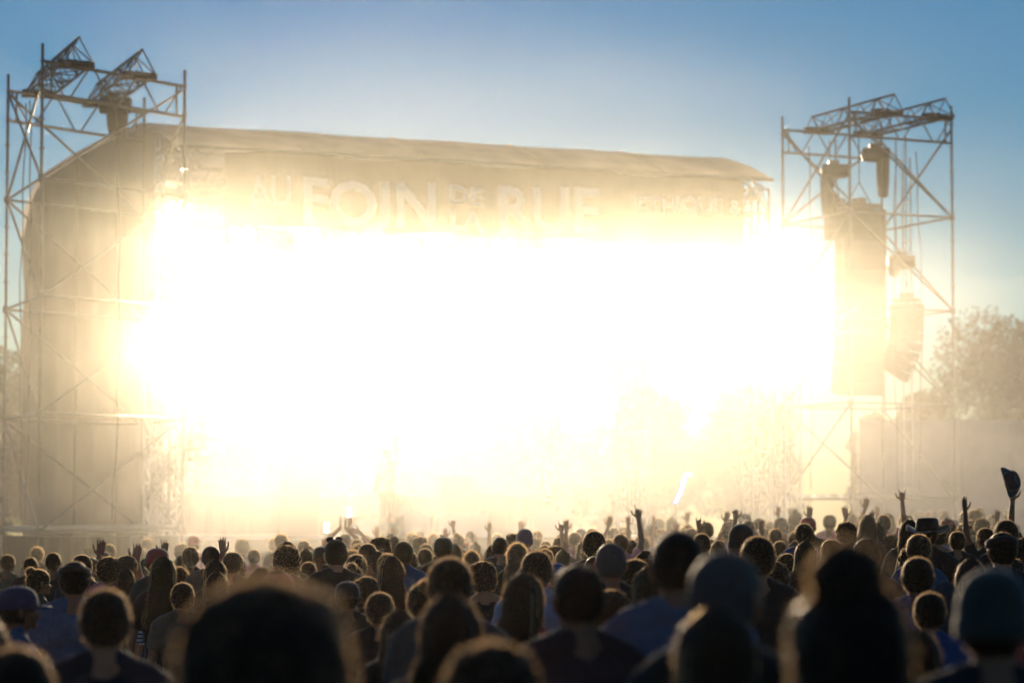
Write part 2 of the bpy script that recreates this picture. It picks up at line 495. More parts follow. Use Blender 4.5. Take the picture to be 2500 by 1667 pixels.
def line_array(name, top, n, w, h, d, curve, yaw, label, scrim=False, chain_top=10.2):
    """cabinets hung one under another, fanning backwards"""
    r = empty(name, top, label=label, cat="speaker array", rz=yaw, group="hanging loudspeaker arrays in the right tower")
    m = MB(); m.box((0, 0, .08), (w * .8, d * .9, .08)); m.box((0, 0, .18), (w * .2, d * .5, .14))
    for sx in (-.3, .3): m.tube((sx * w, 0, .1), (0, 0, .6), .012, 6)
    m.tube((0, 0, .55), (0, 0, max(.6, chain_top - top[2])), .014, 6)
    m.build("flying_frame", M['black_metal'], r)
    pos = Vector((0, 0, 0)); ang = 0.0
    for i in range(n):
        Mx = Matrix.Rotation(ang, 3, 'X')
        c = pos + Mx @ Vector((0, 0, -h / 2))
        m = MB()
        # trapezoid cabinet: front taller than back
        fr = -d / 2; bk = d / 2
        vs = [(-w / 2, fr, h / 2 - .002), (w / 2, fr, h / 2 - .002), (w / 2, fr, -h / 2 + .002), (-w / 2, fr, -h / 2 + .002),
              (-w / 2 * .9, bk, h / 2 * .93), (w / 2 * .9, bk, h / 2 * .93), (w / 2 * .9, bk, -h / 2 * .93), (-w / 2 * .9, bk, -h / 2 * .93)]
        m.add([c + Mx @ Vector(v) for v in vs], [(0, 3, 2, 1), (4, 5, 6, 7), (0, 1, 5, 4), (3, 7, 6, 2), (0, 4, 7, 3), (1, 2, 6, 5)])
        for sx in (-1, 1): m.box(c + Mx @ Vector((sx * w * .49, 0, 0)), (.03, .2, .08), Mx)
        cab = m.build("cabinet", M['speaker'], r)
        m = MB(); m.box(c + Mx @ Vector((0, fr - .012, 0)), (w * .96, .015, h * .95), Mx)
        m.build("grille", M['grille'], cab)
        pos = pos + Mx @ Vector((0, 0, -h)); ang += curve * (i + 1) / n
    return r
line_array("line_array", at(2098, 512, 62.0) , 12, 1.05, .335, .5, .03, .38,
           "long main loudspeaker array hanging down the middle of the right tower")
line_array("line_array", at(2214, 742, 62.8), 8, .5, .2, .62, .17, 1.15,
           "short curved loudspeaker array hanging at the right of the long one")
line_array("line_array", at(2040, 500, 63.3), 4, .34, .2, .5, .03, .38,
           "short narrow speaker column on the stage side of the long array's top")
# left inner array
line_array("line_array", at(405, 610, 57.0), 7, .6, .22, .45, -.05, .2,
           "small pale speaker column hanging behind the left tower's inner leg", chain_top=8.3)["group"] = "hanging loudspeaker column at the left"

# ------------------------------------------------------------------ stage lamps
LP1, LP2, LP3 = 6500, 12000, 3200
M['lens'] = mat("lit_lens", (1, .9, .7), .3, emit=(1.0, .80, .52), estr=60)
def blinder(px, py, Y, size, label, power):
    p = at(px, py, Y)
    r = empty("blinder_lamp", p, label=label, cat="stage lamp", group="blinder lamps on the stage corners")
    m = MB(); m.box((0, .14, 0), (size * 1.08, .22, size * 1.08)); m.box((0, .3, 0), (size * .5, .12, size * .5))
    m.build("housing", M['black_metal'], r)
    k = 2
    for i in range(k):
        for j in range(k):
            m = MB(); m.lathe([(.001, -.06), (size / k * .3, -.05), (size / k * .45, 0), (size / k * .46, .02)], ((i - .5) * size / k, .0, (j - .5) * size / k), 16, Matrix.Rotation(-math.pi / 2, 3, 'X'))
            m.build("lens", M['lens'], r)
    m = MB(); h = size * .6
    m.box((-h, .15, size * .35), (.03, .05, size * .9)); m.box((h, .15, size * .35), (.03, .05, size * .9)); m.box((0, .15, size * .8), (2 * h + .05, .055, .035))
    m.build("yoke", M['black_metal'], r)
    l = bpy.data.lights.new("beam", 'SPOT'); l.energy = power; l.spot_size = math.radians(70); l.spot_blend = 1.0
    l.color = (1.0, .78, .46); l.shadow_soft_size = size / 2
    lo = bpy.data.objects.new("beam", l); SC.collection.objects.link(lo); lo.parent = r; lo.location = (0, -.16, 0)
    d = (Vector((0, 8, 1.5)) - p); lo.rotation_euler = (-d).to_track_quat('Z', 'Y').to_euler()
    return r
blinder(412, 842, 53.6, .55, "lit square lamp low on the stage's left corner, round white glare", LP1)
blinder(428, 552, 53.8, .6, "lit lamp high on the stage's left corner, broad white glare", LP2)
blinder(1900, 868, 59.5, .6, "lit lamp low on the stage's right corner, round white glare", LP1)
blinder(1905, 620, 59.5, .6, "lit lamp high on the stage's right corner, broad white glare", LP2)
for i, px in enumerate((590, 750, 910, 1070, 1230, 1390, 1550, 1710)):
    a_ = a_of(px)
    q = S(a_, 1.62, 7.05)
    nm = ["below AU", "below the F of FOIN", "below the N of FOIN", "left of the DE LA letters", "below the R of RUE", "below the E of RUE", "left of ETHIQUE", "below the end of ETHIQUE"][i]
    b_ = blinder(px, 1240 - (q.z - CAMZ) * FPX / q.y, q.y, .5, "lit lamp on the front truss under the banner, " + nm, LP3)
    b_["group"] = "row of lit lamps along the front truss"
t = MB(); truss(t, S(.3, 1.75, 7.5), S(W - .3, 1.75, 7.5), .32, .5); sbuild(t, "lamp_truss", M['alu'])
# ------------------------------------------------------------------ trees and surroundings
def leaf_mesh(name, blobs, n, size, seed):
    """many small leaf faces spread through lumpy blobs (centre, radii)"""
    rr = random.Random(seed); mb = MB()
    tot = sum(b[1][0] * b[1][2] for b in blobs)
    for c, rad in blobs:
        k = int(n * rad[0] * rad[2] / tot)
        for _ in range(k):
            while True:
                v = Vector((rr.uniform(-1, 1), rr.uniform(-1, 1), rr.uniform(-1, 1)))
                if .25 < v.length < 1: break
            v = v.normalized() * (v.length ** .45)
            p = Vector(c) + Vector((v.x * rad[0], v.y * rad[1], v.z * rad[2]))
            p += Vector([noise.noise(p * 1.7 + Vector((q, 0, 0))) for q in (0, 9, 17)]) * rad[0] * .28
            e1 = Vector((rr.gauss(0, 1), rr.gauss(0, 1), rr.gauss(0, 1))).normalized()
            e2 = e1.orthogonal().normalized(); s = size * rr.uniform(.6, 1.3)
            mb.add([p - e1 * s, p + e2 * s * .5, p + e1 * s, p - e2 * s * .5], [(0, 1, 2, 3)])
    return mb.build(name, M['leaf'], mesh_only=True)
def tree(x, y, h, wd, label, seed, group="trees beyond the festival field"):
    rr = random.Random(seed); z0 = gz(x, y) - .05
    r = empty("broadleaf_tree", (x, y, z0), label=label, cat="tree", group=group)
    blobs = []
    for i in range(16):
        t = rr.random(); a = rr.uniform(0, 6.28)
        rad = wd * .5 * (.25 + .75 * math.sin(math.pi * min(1, .25 + t * .72)))
        cz = h * (.22 + .66 * t)
        br = wd * rr.uniform(.17, .25)
        blobs.append(((math.cos(a) * (rad - br * .6) * rr.uniform(.4, 1), math.sin(a) * rad * .6, cz), (br, br, br * .8)))
    blobs.append(((0, 0, h * .55), (wd * .3, wd * .3, h * .3)))
    link("crown", leaf_mesh("crown", blobs, 20000, .075 + h * .004, seed), r)
    m = MB(); m.tube((0, 0, -.3), (.1, 0, h * .3), h * .035, 10, h * .022); m.tube((.1, 0, h * .3), (0, .1, h * .62), h * .022, 8, h * .01)
    for b in blobs[:6]: m.tube((.1, 0, h * (.25 + .04 * rr.random())), b[0], h * .013, 6, h * .004)
    m.build("trunk", M['bark'], r)
p = at(2425, 785, 118); tree(p.x, 118, p.z, 8.4, "large rounded tree at the right edge behind the hoarding, hazy brown", 3)
p = at(2560, 850, 121); tree(p.x, 121, p.z, 6, "lower tree cut by the right edge of the view", 4)
p = at(2255, 960, 116); tree(p.x, 116, p.z, 3.6, "small tree showing through the right scaffold tower, beside the large one", 5)
p = at(2140, 1010, 124); tree(p.x, 124, p.z, 3.4, "low hazy tree behind the foot of the long speaker array", 6)
p = at(5, 805, 112); tree(p.x, 112, p.z, 5.5, "hazy tree at the left edge beyond the scaffold tower", 7)
for i, (px, top) in enumerate(((-160, 900), (200, 1000), (520, 1010), (770, 985), (1030, 1040), (1300, 1000), (1590, 985), (1830, 1000), (2750, 930))):
    p = at(px, top, 128 + 3 * (i % 3)); tree(p.x, p.y, p.z, 6.5 + i % 3, "low tree in the far row behind the stage, " + ["cut off left of the view", "behind the left scaffold tower", "behind the stage's left corner", "left of the singer", "right of the singer", "behind mid stage", "behind the blue lit tube", "behind the stage's right corner", "beyond the right edge"][i], 20 + i, "row of trees behind the stage")

# hoarding beyond the right tower
hd = empty("site_hoarding", at(2330, 1240, 74), label="long pale hoarding fence standing behind the right scaffold tower", cat="fence")
hd.location.z = gz(hd.location.x, hd.location.y)
for i in range(9):
    m = MB(); m.box((-1.75 + i * 1.3, .02 * (i % 2), 2.0), (1.28, .04, 3.75)); m.build("panel", M['fabric_white'], hd)
    m = MB(); m.box((-2.4 + i * 1.3, .12, 1.95), (.07, .07, 3.9)); m.build("post", M['galv'], hd)
# black cloth round the left tower's base and barrier in front of the stage
def skirt(A, B, z0, z1, nm, label):
    m = MB(); n = 40; A = Vector(A); B = Vector(B); c = (A + B) / 2
    for i in range(n + 1):
        p = A.lerp(B, i / n); o = (B - A).normalized().cross(Vector((0, 0, 1))) * (.03 * math.sin(i * 1.7))
        for z in (z0, z1):
            for d in (0, .02): m.v.append(tuple(p - c + o + Vector((0, d, z))))
    for i in range(n):
        q = i * 4; p = q + 4
        m.f += [(q, p, p + 2, q + 2), (q + 1, q + 3, p + 3, p + 1), (q, q + 1, p + 1, p), (q + 2, p + 2, p + 3, q + 3)]
    return tag(m.build(nm, M['drape'], loc=(0, 0, 0)), label, "cloth")
k = skirt((-9.15, 51.7, 0), (-8.0, 48.3, 0), -.3, 1.52, "black_skirt_cloth", "black cloth hung at the outer face of the left scaffold tower's base")
k.location = ((-9.15 - 8.0) / 2, 50.0, 0)
k = skirt((-7.95, 48.3, 0), (-5.85, 51.3, 0), -.3, 1.52, "black_skirt_cloth", "black cloth hung below the bright deck boards of the left scaffold tower")
k.location = ((-7.95 - 5.85) / 2, 49.8, 0)

# things on the stage
def deck_at(px, Y): p = at(px, 1240, Y); return Vector((p.x, Y, 1.41))
M['case'] = mat("flight_case", (0.45, 0.44, 0.42), .4, .3)
for i, (px, Y, w_, h_) in enumerate(((1010, 57.5, .55, .5), (1090, 58.2, .5, .48), (1140, 58.6, .8, .5), (890, 57.6, .4, .3), (1330, 59.6, .7, .55))):
    p = deck_at(px, Y)
    r = empty("monitor_wedge", p, .4, label=("floor monitor on the stage deck, " + ["just right of the singer", "second right of the singer", "broadest of those right of the singer", "small one left of the singer's feet", "alone near mid stage"][i]), cat="floor monitor", group="floor monitors along the stage front")
    m = MB(); m.add([(-w_ / 2, -.22, 0), (w_ / 2, -.22, 0), (w_ / 2, .22, 0), (-w_ / 2, .22, 0), (-w_ / 2, -.16, h_), (w_ / 2, -.16, h_), (w_ / 2, .1, h_ * .75), (-w_ / 2, .1, h_ * .75)],
                    [(0, 3, 2, 1), (4, 5, 6, 7), (0, 1, 5, 4), (3, 7, 6, 2), (0, 4, 7, 3), (1, 2, 6, 5)])
    m.build("cabinet", M['case'], r)
    m = MB(); m.box((0, .19, h_ * .38), (w_ * .9, .02, h_ * .6), Matrix.Rotation(-.3, 3, 'X')); m.build("grille", M['grille'], r)
# drum riser and backline
r = empty("drum_riser", S(7.2, -5.3, 1.41), math.atan2(U.y, U.x), label="low riser with amplifiers upstage, almost lost in the smoke", cat="stage riser")
m = MB(); m.box((0, 0, .2), (2.6, 2.0, .4)); m.build("platform", M['deck'], r)
for x, z, wx, hz in ((-1.8, 0, .75, 1.2), (1.9, 0, .75, 1.3), (2.75, 0, .7, .7)):
    m = MB(); m.box((x, .2, hz / 2), (wx, .4, hz)); m.box((x, -.01, hz / 2), (wx * .9, .03, hz * .9)); m.build("amplifier", M['speaker'], r)
for x, y, rr_, h in ((-.5, -.2, .28, .5), (.0, .0, .3, .55), (.5, -.1, .2, .35)):
    m = MB(); m.lathe([(rr_, 0), (rr_ * 1.03, .02), (rr_, h * .5), (rr_ * 1.03, h - .02), (rr_, h)], (x, y, .4), 18); m.build("drum", M['case'], r, smooth=False)
# blue lit tube held at a slant, right half of the stage
M['blue_lit'] = mat("blue_lit_tube", (.5, .7, 1), .3, emit=(.02, .2, 1.0), estr=6)
r = empty("light_tube_stand", deck_at(1645, 59), label="slanted tube glowing blue on the right half of the stage", cat="lit tube")
def rel(px, py, Y=59): return at(px, py, Y) - r.location
m = MB(); m.path([rel(1648, 1228), rel(1656, 1212), rel(1666, 1190), rel(1671, 1166)], .027, 8); m.build("tube", M['blue_lit'], r)
m = MB(); m.path([rel(1672, 1163), rel(1677, 1157), rel(1687, 1158)], .02, 8); m.build("tip", M['blue_lit'], r)
m = MB(); m.tube(rel(1650, 1226), (0.02, 0, 0), .02, 8); m.lathe([(.2, 0), (.2, .02), (.03, .05)], (0, 0, 0), 14); m.build("stand", M['black_metal'], r)
r = empty("microphone_stand", deck_at(1500, 58.5), label="microphone stand with slanted boom between the pointing hand and mid stage", cat="microphone stand")
m = MB(); m.lathe([(.15, 0), (.15, .02), (.03, .04)], (0, 0, 0), 14); m.tube((0, 0, .02), (0, 0, .95), .014); m.build("base_pole", M['alu'], r)
m = MB(); m.tube((-.3, 0, .78), (.42, 0, 1.12), .012); m.tube((.42, 0, 1.12), (.5, 0, 1.17), .028); m.build("boom", M['alu'], r)
# side lighting bars at the left corner, ladder beams
for i, (px, py, L, tl) in enumerate(((500, 1028, .42, -.12), (470, 1061, .36, -.04), (500, 1070, .46, .06), (465, 1096, .34, -.1), (486, 1120, .36, -.06), (486, 1187, .38, 0))):
    p = at(px, py, 54.5)
    r = empty("strip_lamp_housing", p, .3, label="pale metal strip housing at the stage's left corner, number %s from the top" % ["one, tilted", "two, short", "three, longest", "four, short", "five", "six, level and lowest"][i].replace("one", "first"), cat="strip lamp", group="strip lamps stacked at the stage's left corner")
    r["label"] = ["topmost tilted metal strip lamp at the stage's left corner", "short strip lamp just below the topmost one at the left corner", "longest strip lamp of the stack at the left corner", "short strip lamp fourth from the top at the left corner", "fifth strip lamp down at the stage's left corner", "lowest, level strip lamp at the stage's left corner"][i]
    RT = Matrix.Rotation(tl, 3, 'Y')
    m = MB(); m.box((0, 0, 0), (L, .3, .07), RT); m.box((0, -.14, -.03), (L, .02, .05), RT); m.build("housing", M['case'], r)
    m = MB(); m.box((0, .2, 0), (.05, .12, .3)); m.build("bracket", M['black_metal'], r)

def ladder_truss(a, b, z1, label, group):
    r = empty("truss_mast", S(a, b, 0), label=label, cat="truss mast", group=group)
    c = r.location.copy()
    t = MB(); truss(t, S(a, b, -.1) - c, S(a, b, z1) - c, .36, .42, up=N, r=.028, rb=.016); t.build("lattice_frame", M['alu'], r)
    m = MB(); m.box((0, 0, gz(c.x, c.y) + .05), (.7, .7, .1)); m.build("base_plate", M['black_metal'], r)
    return r
ladder_truss(-.35, 1.9, 4.6, "ladder-like truss mast at the stage's left corner below the round lamp", "truss masts at the stage corners")
ladder_truss(W + .15, 2.3, 5.0, "ladder-like truss mast at the stage's right corner below the lamp", "truss masts at the stage corners")
# slanted bars low across the banner front (rope lit at the eave)
# ------------------------------------------------------------------ people
M['skin'] = mat("skin", (.42, .24, .16), .6, objcol=True, spec=.25)
M['shirt'] = mat("shirt_cloth", (.1, .1, .1), .85, objcol=True, var=.2, vscale=9, sheen=.15, bump=1.0, bscale=11)
M['stripe'] = mat("striped_cloth", (.1, .1, .1), .85, sheen=.5)
_n = M['stripe'].node_tree; _tc = _n.nodes.new("ShaderNodeTexCoord"); _wv = _n.nodes.new("ShaderNodeTexWave")
_wv.bands_direction = 'Z'; _wv.inputs["Scale"].default_value = 9; _wv.inputs["Distortion"].default_value = .4
_cr = _n.nodes.new("ShaderNodeValToRGB"); _cr.color_ramp.elements[0].color = (.03, .03, .05, 1); _cr.color_ramp.elements[1].color = (.42, .4, .45, 1)
_cr.color_ramp.elements[0].position = .3; _cr.color_ramp.elements[1].position = .42
_n.links.new(_tc.outputs["Object"], _wv.inputs[0]); _n.links.new(_wv.outputs[0], _cr.inputs[0]); _n.links.new(_cr.outputs[0], _n.nodes["Principled BSDF"].inputs["Base Color"])
M['denim'] = mat("trouser_cloth", (.04, .05, .08), .9, var=.2, vscale=6, bump=.4, bscale=20)
M['shoe'] = mat("shoe_leather", (.04, .04, .04), .6)
M['hair'] = mat("hair_mass", (.03, .02, .015), .55, objcol=True, bump=1.0, bscale=70, spec=.12)
M['capcloth'] = mat("cap_cloth", (.1, .1, .1), .85, objcol=True, sheen=.6, bump=.3, bscale=40)
M['phone'] = mat("phone_shell", (.02, .02, .02), .3)
M['eye'] = mat("eye", (.7, .7, .7), .2)
def fuzz_mat():
    m = bpy.data.materials.new("hair_strands"); m.use_nodes = True; n = m.node_tree
    n.nodes.remove(n.nodes["Principled BSDF"])
    oi = n.nodes.new("ShaderNodeObjectInfo")
    lt_ = n.nodes.new("ShaderNodeMix"); lt_.data_type = 'RGBA'; lt_.blend_type = 'ADD'; lt_.inputs[0].default_value = 1
    lt_.inputs[7].default_value = (.85, .60, .34, 1)
    n.links.new(oi.outputs["Color"], lt_.inputs[6])
    t = n.nodes.new("ShaderNodeBsdfTranslucent"); n.links.new(lt_.outputs[2], t.inputs[0])
    d = n.nodes.new("ShaderNodeBsdfDiffuse"); n.links.new(oi.outputs["Color"], d.inputs[0])
    g_ = n.nodes.new("ShaderNodeBsdfAnisotropic") if hasattr(bpy.types, "ShaderNodeBsdfAnisotropic") else n.nodes.new("ShaderNodeBsdfGlossy")
    g_.inputs["Roughness"].default_value = .35; g_.inputs[0].default_value = (.4, .32, .22, 1)
    a = n.nodes.new("ShaderNodeMixShader"); a.inputs[0].default_value = .7
    b = n.nodes.new("ShaderNodeMixShader"); b.inputs[0].default_value = .18
    n.links.new(d.outputs[0], a.inputs[1]); n.links.new(t.outputs[0], a.inputs[2])
    n.links.new(a.outputs[0], b.inputs[1]); n.links.new(g_.outputs[0], b.inputs[2])
    n.links.new(b.outputs[0], n.nodes["Material Output"].inputs[0])
    return m
M['fuzz'] = fuzz_mat()

_ico = bmesh.new(); bmesh.ops.create_icosphere(_ico, subdivisions=3, radius=1.0)
ICO_V = [v.co.copy() for v in _ico.verts]; ICO_F = [tuple(v.index for v in f.verts) for f in _ico.faces]; _ico.free()
class Blob(MB):
    def ell(s, c, r, Mx=None):
        r = (r, r, r) if not hasattr(r, '__len__') else r
        return s.add([Vector(c) + ((Mx @ Vector((v.x * r[0], v.y * r[1], v.z * r[2]))) if Mx else Vector((v.x * r[0], v.y * r[1], v.z * r[2]))) for v in ICO_V], ICO_F)
    def cap(s, a, b, ra, rb, flat=False):
        s.tube(a, b, ra, 16, rb)
        if not flat: s.ell(a, ra); s.ell(b, rb)
        return s
    def remesh(s, name, voxel, mat_, smooth_it=2, disp=0.0, dfreq=10.0):
        me = s.build(name, None, mesh_only=True)
        ob = bpy.data.objects.new("tmp", me); SC.collection.objects.link(ob)
        md = ob.modifiers.new("r", 'REMESH'); md.mode = 'VOXEL'; md.voxel_size = voxel; md.use_smooth_shade = True
        if smooth_it:
            sm_ = ob.modifiers.new("s", 'SMOOTH'); sm_.factor = .5; sm_.iterations = smooth_it
        dg = bpy.context.evaluated_depsgraph_get()
        out = bpy.data.meshes.new_from_object(ob.evaluated_get(dg)); out.name = name
        bpy.data.objects.remove(ob); bpy.data.meshes.remove(me)
        if disp:
            for v in out.vertices:
                p = v.co
                v.co = p + v.normal * disp * noise.noise(Vector((p.x * dfreq, p.y * dfreq, p.z * dfreq * .6)))
        out.materials.clear(); out.materials.append(mat_)
        return out
def V3(*a): return Vector(a)
def hand(b, wr, d, side, curl, thumb=1.0):
    """five-fingered hand: wr wrist, d pointing direction, side = thumb side direction, curl per finger"""
    d = Vector(d).normalized(); side = Vector(side); side = (side - d * side.dot(d)).normalized(); nn = d.cross(side)
    for k, (o, ln) in enumerate(((.030, .072), (.010, .080), (-.010, .076), (-.030, .060))):
        kn = wr + d * (.092 - .004 * abs(k - 1)) + side * o
        b.cap(wr + d * .01 + side * o * .45, kn, .017, .012)
        c = curl[k]; p = kn; ang = 0
        fan = side * o * 3.2 * max(0, 1 - 1.5 * c)
        for q in range(3):
            ang += c * 1.35 * (1 if q else .8)
            dd = (d * math.cos(ang) + nn * math.sin(ang) + fan * 2.0).normalized()
            e = p + dd * ln * (.42, .32, .26)[q]
            b.cap(p, e, .0095 - .001 * q, .0088 - .001 * q); p = e
    p0 = wr + d * .025 + side * .022; p1 = p0 + (d * .5 + side * .85 * thumb + nn * .15).normalized() * .045
    p2 = p1 + (d * .85 + side * .45 * thumb + nn * .2).normalized() * .035; p3 = p2 + (d * .95 + side * .2 * thumb + nn * .2).normalized() * .026
    b.cap(p0, p1, .015, .012); b.cap(p1, p2, .0115, .010); b.cap(p2, p3, .010, .0085)
SH = {s: V3(.185 * s, -.005, 1.405) for s in (1, -1)}
OPEN = (.02, .0, .03, .06); POINT = (0, .95, 1, 1); FIST = (.9, .95, .95, 1); HALF = (.3, .35, .4, .45); HORN = (0, .9, .95, .05)
def arm_pts(s, kind):
    if kind == 'down': return V3(.235 * s, -.03, 1.13), V3(.235 * s, .05, .90), V3(0, .15, -1), V3(-.3 * s, 1, 0), HALF
    if kind == 'front': return V3(.24 * s, .0, 1.13), V3(.09 * s, .20, 1.20), V3(-.5 * s, .5, .5), V3(0, 0, 1), HALF
    if kind == 'up': return V3(.25 * s, .03, 1.66), V3(.235 * s, .06, 1.93), V3(.05 * s, .05, 1), V3(-1 * s, 0.2, 0), OPEN
    if kind == 'point': return V3(.25 * s, .05, 1.66), V3(.22 * s, .08, 1.93), V3(0, .05, 1), V3(-1 * s, .3, 0), POINT
    if kind == 'fist': return V3(.26 * s, .05, 1.65), V3(.23 * s, .1, 1.92), V3(0, .08, 1), V3(-1 * s, .2, 0), FIST
    if kind == 'horn': return V3(.26 * s, .05, 1.65), V3(.24 * s, .1, 1.92), V3(0, .08, 1), V3(-1 * s, .2, 0), HORN
    if kind == 'mid': return V3(.31 * s, .08, 1.50), V3(.25 * s, .22, 1.73), V3(.1 * s, .05, 1), V3(-1 * s, 0, .2), OPEN
    if kind == 'wide': return V3(.40 * s, .03, 1.58), V3(.50 * s, .05, 1.83), V3(.25 * s, .05, 1), V3(-1 * s, 0, .3), OPEN
    if kind == 'head': return V3(.40 * s, .0, 1.56), V3(.20 * s, .02, 1.76), V3(-.9 * s, .1, .25), V3(0, 0, 1), HALF
    if kind == 'clap': return V3(.27 * s, .08, 1.66), V3(.035 * s, .1, 1.88), V3(-.02 * s, .02, 1), V3(0, -1, 0), OPEN
def make_body(arms, voxel, female=False, skinw=1.0):
    b = Blob(); f = .9 if female else 1.0
    b.ell((0, -.004, 1.652), (.077, .096, .096)); b.ell((0, .028, 1.585), (.056, .066, .066)); b.ell((0, .0, 1.60), (.066, .080, .07))
    b.cap((0, .082, 1.628), (0, .112, 1.600), .010, .015); b.ell((0, .094, 1.572), (.024, .012, .009)); b.ell((0, .088, 1.545), (.022, .018, .017))
    for s in (-1, 1):
        b.ell((.030 * s, .086, 1.665), (.024, .012, .009)); b.ell((.045 * s, .066, 1.605), (.022, .025, .024))
        b.ell((.084 * s, -.004, 1.622), (.011, .017, .030)); b.ell((.091 * s, -.012, 1.632), (.007, .013, .022)); b.ell((.080 * s, 0, 1.596), (.008, .010, .012))
    b.cap((0, -.018, 1.44), (0, -.004, 1.57), .060 * f, .053 * f)
    for s in (-1, 1): b.cap((.03 * s, -.02, 1.492), (.155 * s * f, -.012, 1.432), .046, .044)
    b.ell((0, -.005, 1.33), (.175 * f, .105, .135)); b.ell((0, 0, 1.20), (.15 * f, .1, .14)); b.ell((0, 0, 1.06), (.135 * f, .095, .13)); b.ell((0, -.005, .93), (.165, .115, .12))
    if female:
        for s in (-1, 1): b.ell((.075 * s, .085, 1.27), (.06, .05, .06))
    for s in (-1, 1):
        b.cap((.088 * s, 0, .90), (.095 * s, .012, .50), .088, .056); b.cap((.095 * s, .012, .50), (.10 * s, -.018, .10), .054, .036)
        b.ell((.098 * s, -.022, .36), (.052, .056, .11)); b.cap((.10 * s, -.03, .045), (.108 * s, .13, .032), .038, .030)
    info = {}
    for s, kd in ((1, arms[0]), (-1, arms[1])):
        el, wr, hd_, sd_, cu = arm_pts(s, kd)
        sh = SH[s].copy(); sh.x *= f
        if kd in ('up', 'point', 'fist', 'horn', 'clap', 'head', 'wide', 'mid'): sh += V3(-.01 * s, 0, .03)
        b.cap(sh, el, .052 * (f ** 2), .038); b.ell(sh.lerp(el, .4), .049 * f); b.cap(el, wr, .038, .025); b.ell(el.lerp(wr, .3), .039 * f)
        hand(b, wr, hd_, sd_, cu)
        info[s] = (sh, el, wr, hd_)
    return b.remesh("body", voxel, M['skin'], 1), info
def make_shirt(info, kind, female):
    b = Blob(); f = .9 if female else 1.0; g = .016
    b.ell((0, -.006, 1.33), (.19 * f, .120, .140)); b.ell((0, 0, 1.20), (.168 * f, .116, .15)); b.ell((0, 0, 1.06), (.155 * f, .112, .14)); b.ell((0, -.005, .95), (.178, .128, .12))
    tank = kind == 'tank'
    for s in (-1, 1):
        b.cap((.05 * s, -.02, 1.490 if not tank else 1.472), ((.11 if tank else .16) * s * f, -.012, 1.438), .054 if not tank else .046, .056 if not tank else .046)
        sh, el, wr, _ = info[s]
        if not tank:
            e = sh.lerp(el, .62) if kind == 'tee' else el
            b.ell(sh, .066 * f); b.cap(sh, e, .066 * f, .062 if kind == 'tee' else .050, flat=True)
            if kind != 'tee': b.ell(el, .049); b.cap(el, el.lerp(wr, .93), .049, .036, flat=True)
    if kind in ('long', 'shirt'):   # collar
        b.lathe([(.072 * f, 1.455), (.078, 1.475), (.070, 1.52), (.064, 1.515), (.060, 1.46)], (0, -.012, 0), 18)
    return b.remesh("shirt", .013, M['shirt'], 2, disp=.012, dfreq=14)
def make_trousers():
    b = Blob(); b.ell((0, -.005, .93), (.172, .122, .10))
    for s in (-1, 1):
        b.cap((.09 * s, 0, .90), (.097 * s, .012, .50), .098, .070, flat=True); b.ell((.09 * s, 0, .9), .096); b.ell((.097 * s, .012, .5), .070); b.cap((.097 * s, .012, .50), (.10 * s, -.018, .08), .070, .058, flat=True)
    return b.remesh("trousers", .016, M['denim'], 2, disp=.012, dfreq=16)
def make_shoe(s):
    b = Blob(); b.cap((.10 * s, -.05, .045), (.108 * s, .15, .035), .045, .037); b.ell((.10 * s, -.03, .07), (.045, .05, .045))
    return b.remesh("shoe", .012, M['shoe'], 1)

# hair ---------------------------------------------------------------
HC = V3(0, -.004, 1.645)
def shell(rad, off, nape, face, noise_amp=0.0, nf=20, seed=0, sag=0.0, flat=0.0):
    """hair mass round the skull; returns verts, faces, list of visible flags"""
    nu, nv = 56, 36; vs = []; vis = []
    for j in range(nv + 1):
        th = math.pi * j / nv
        for i in range(nu):
            ph = 2 * math.pi * i / nu
            d = V3(math.sin(th) * math.cos(ph), math.sin(th) * math.sin(ph), math.cos(th))
            sq = (abs(d.x) ** 2.5 + abs(d.y) ** 2.5 + abs(d.z) ** 2.5) ** (-1 / 2.5)
            r = V3(d.x * (rad[0] + off), d.y * (rad[1] + off), d.z * (rad[2] + off)) * (.45 + .55 * sq)
            k = 1.0; v = True
            zz = r.z
            if zz < nape: v = False
            if d.y > .25 and zz < face - .25 * (1 - d.y): v = False
            if d.y > -.05 and zz < -.02 and abs(d.x) < 1: v = v and (zz > face - .12 and d.y < .25)
            amp = noise_amp * (noise.noise(Vector((r.x * nf + seed, r.y * nf, r.z * nf))) + .5 * noise.noise(r * nf * 2.3))
            if not v: r = V3(d.x * rad[0] * .86, d.y * rad[1] * .86, d.z * rad[2] * .80)
            else:
                r = r + d * amp
                if flat and r.z > 0: r.z = min(r.z, rad[2] + off - flat + amp)
            vs.append(HC + r); vis.append(v)
    fs = []
    for j in range(nv):
        for i in range(nu):
            a = j * nu + i; b = j * nu + (i + 1) % nu
            fs.append((a, a + nu, b + nu, b))
    return vs, fs, vis
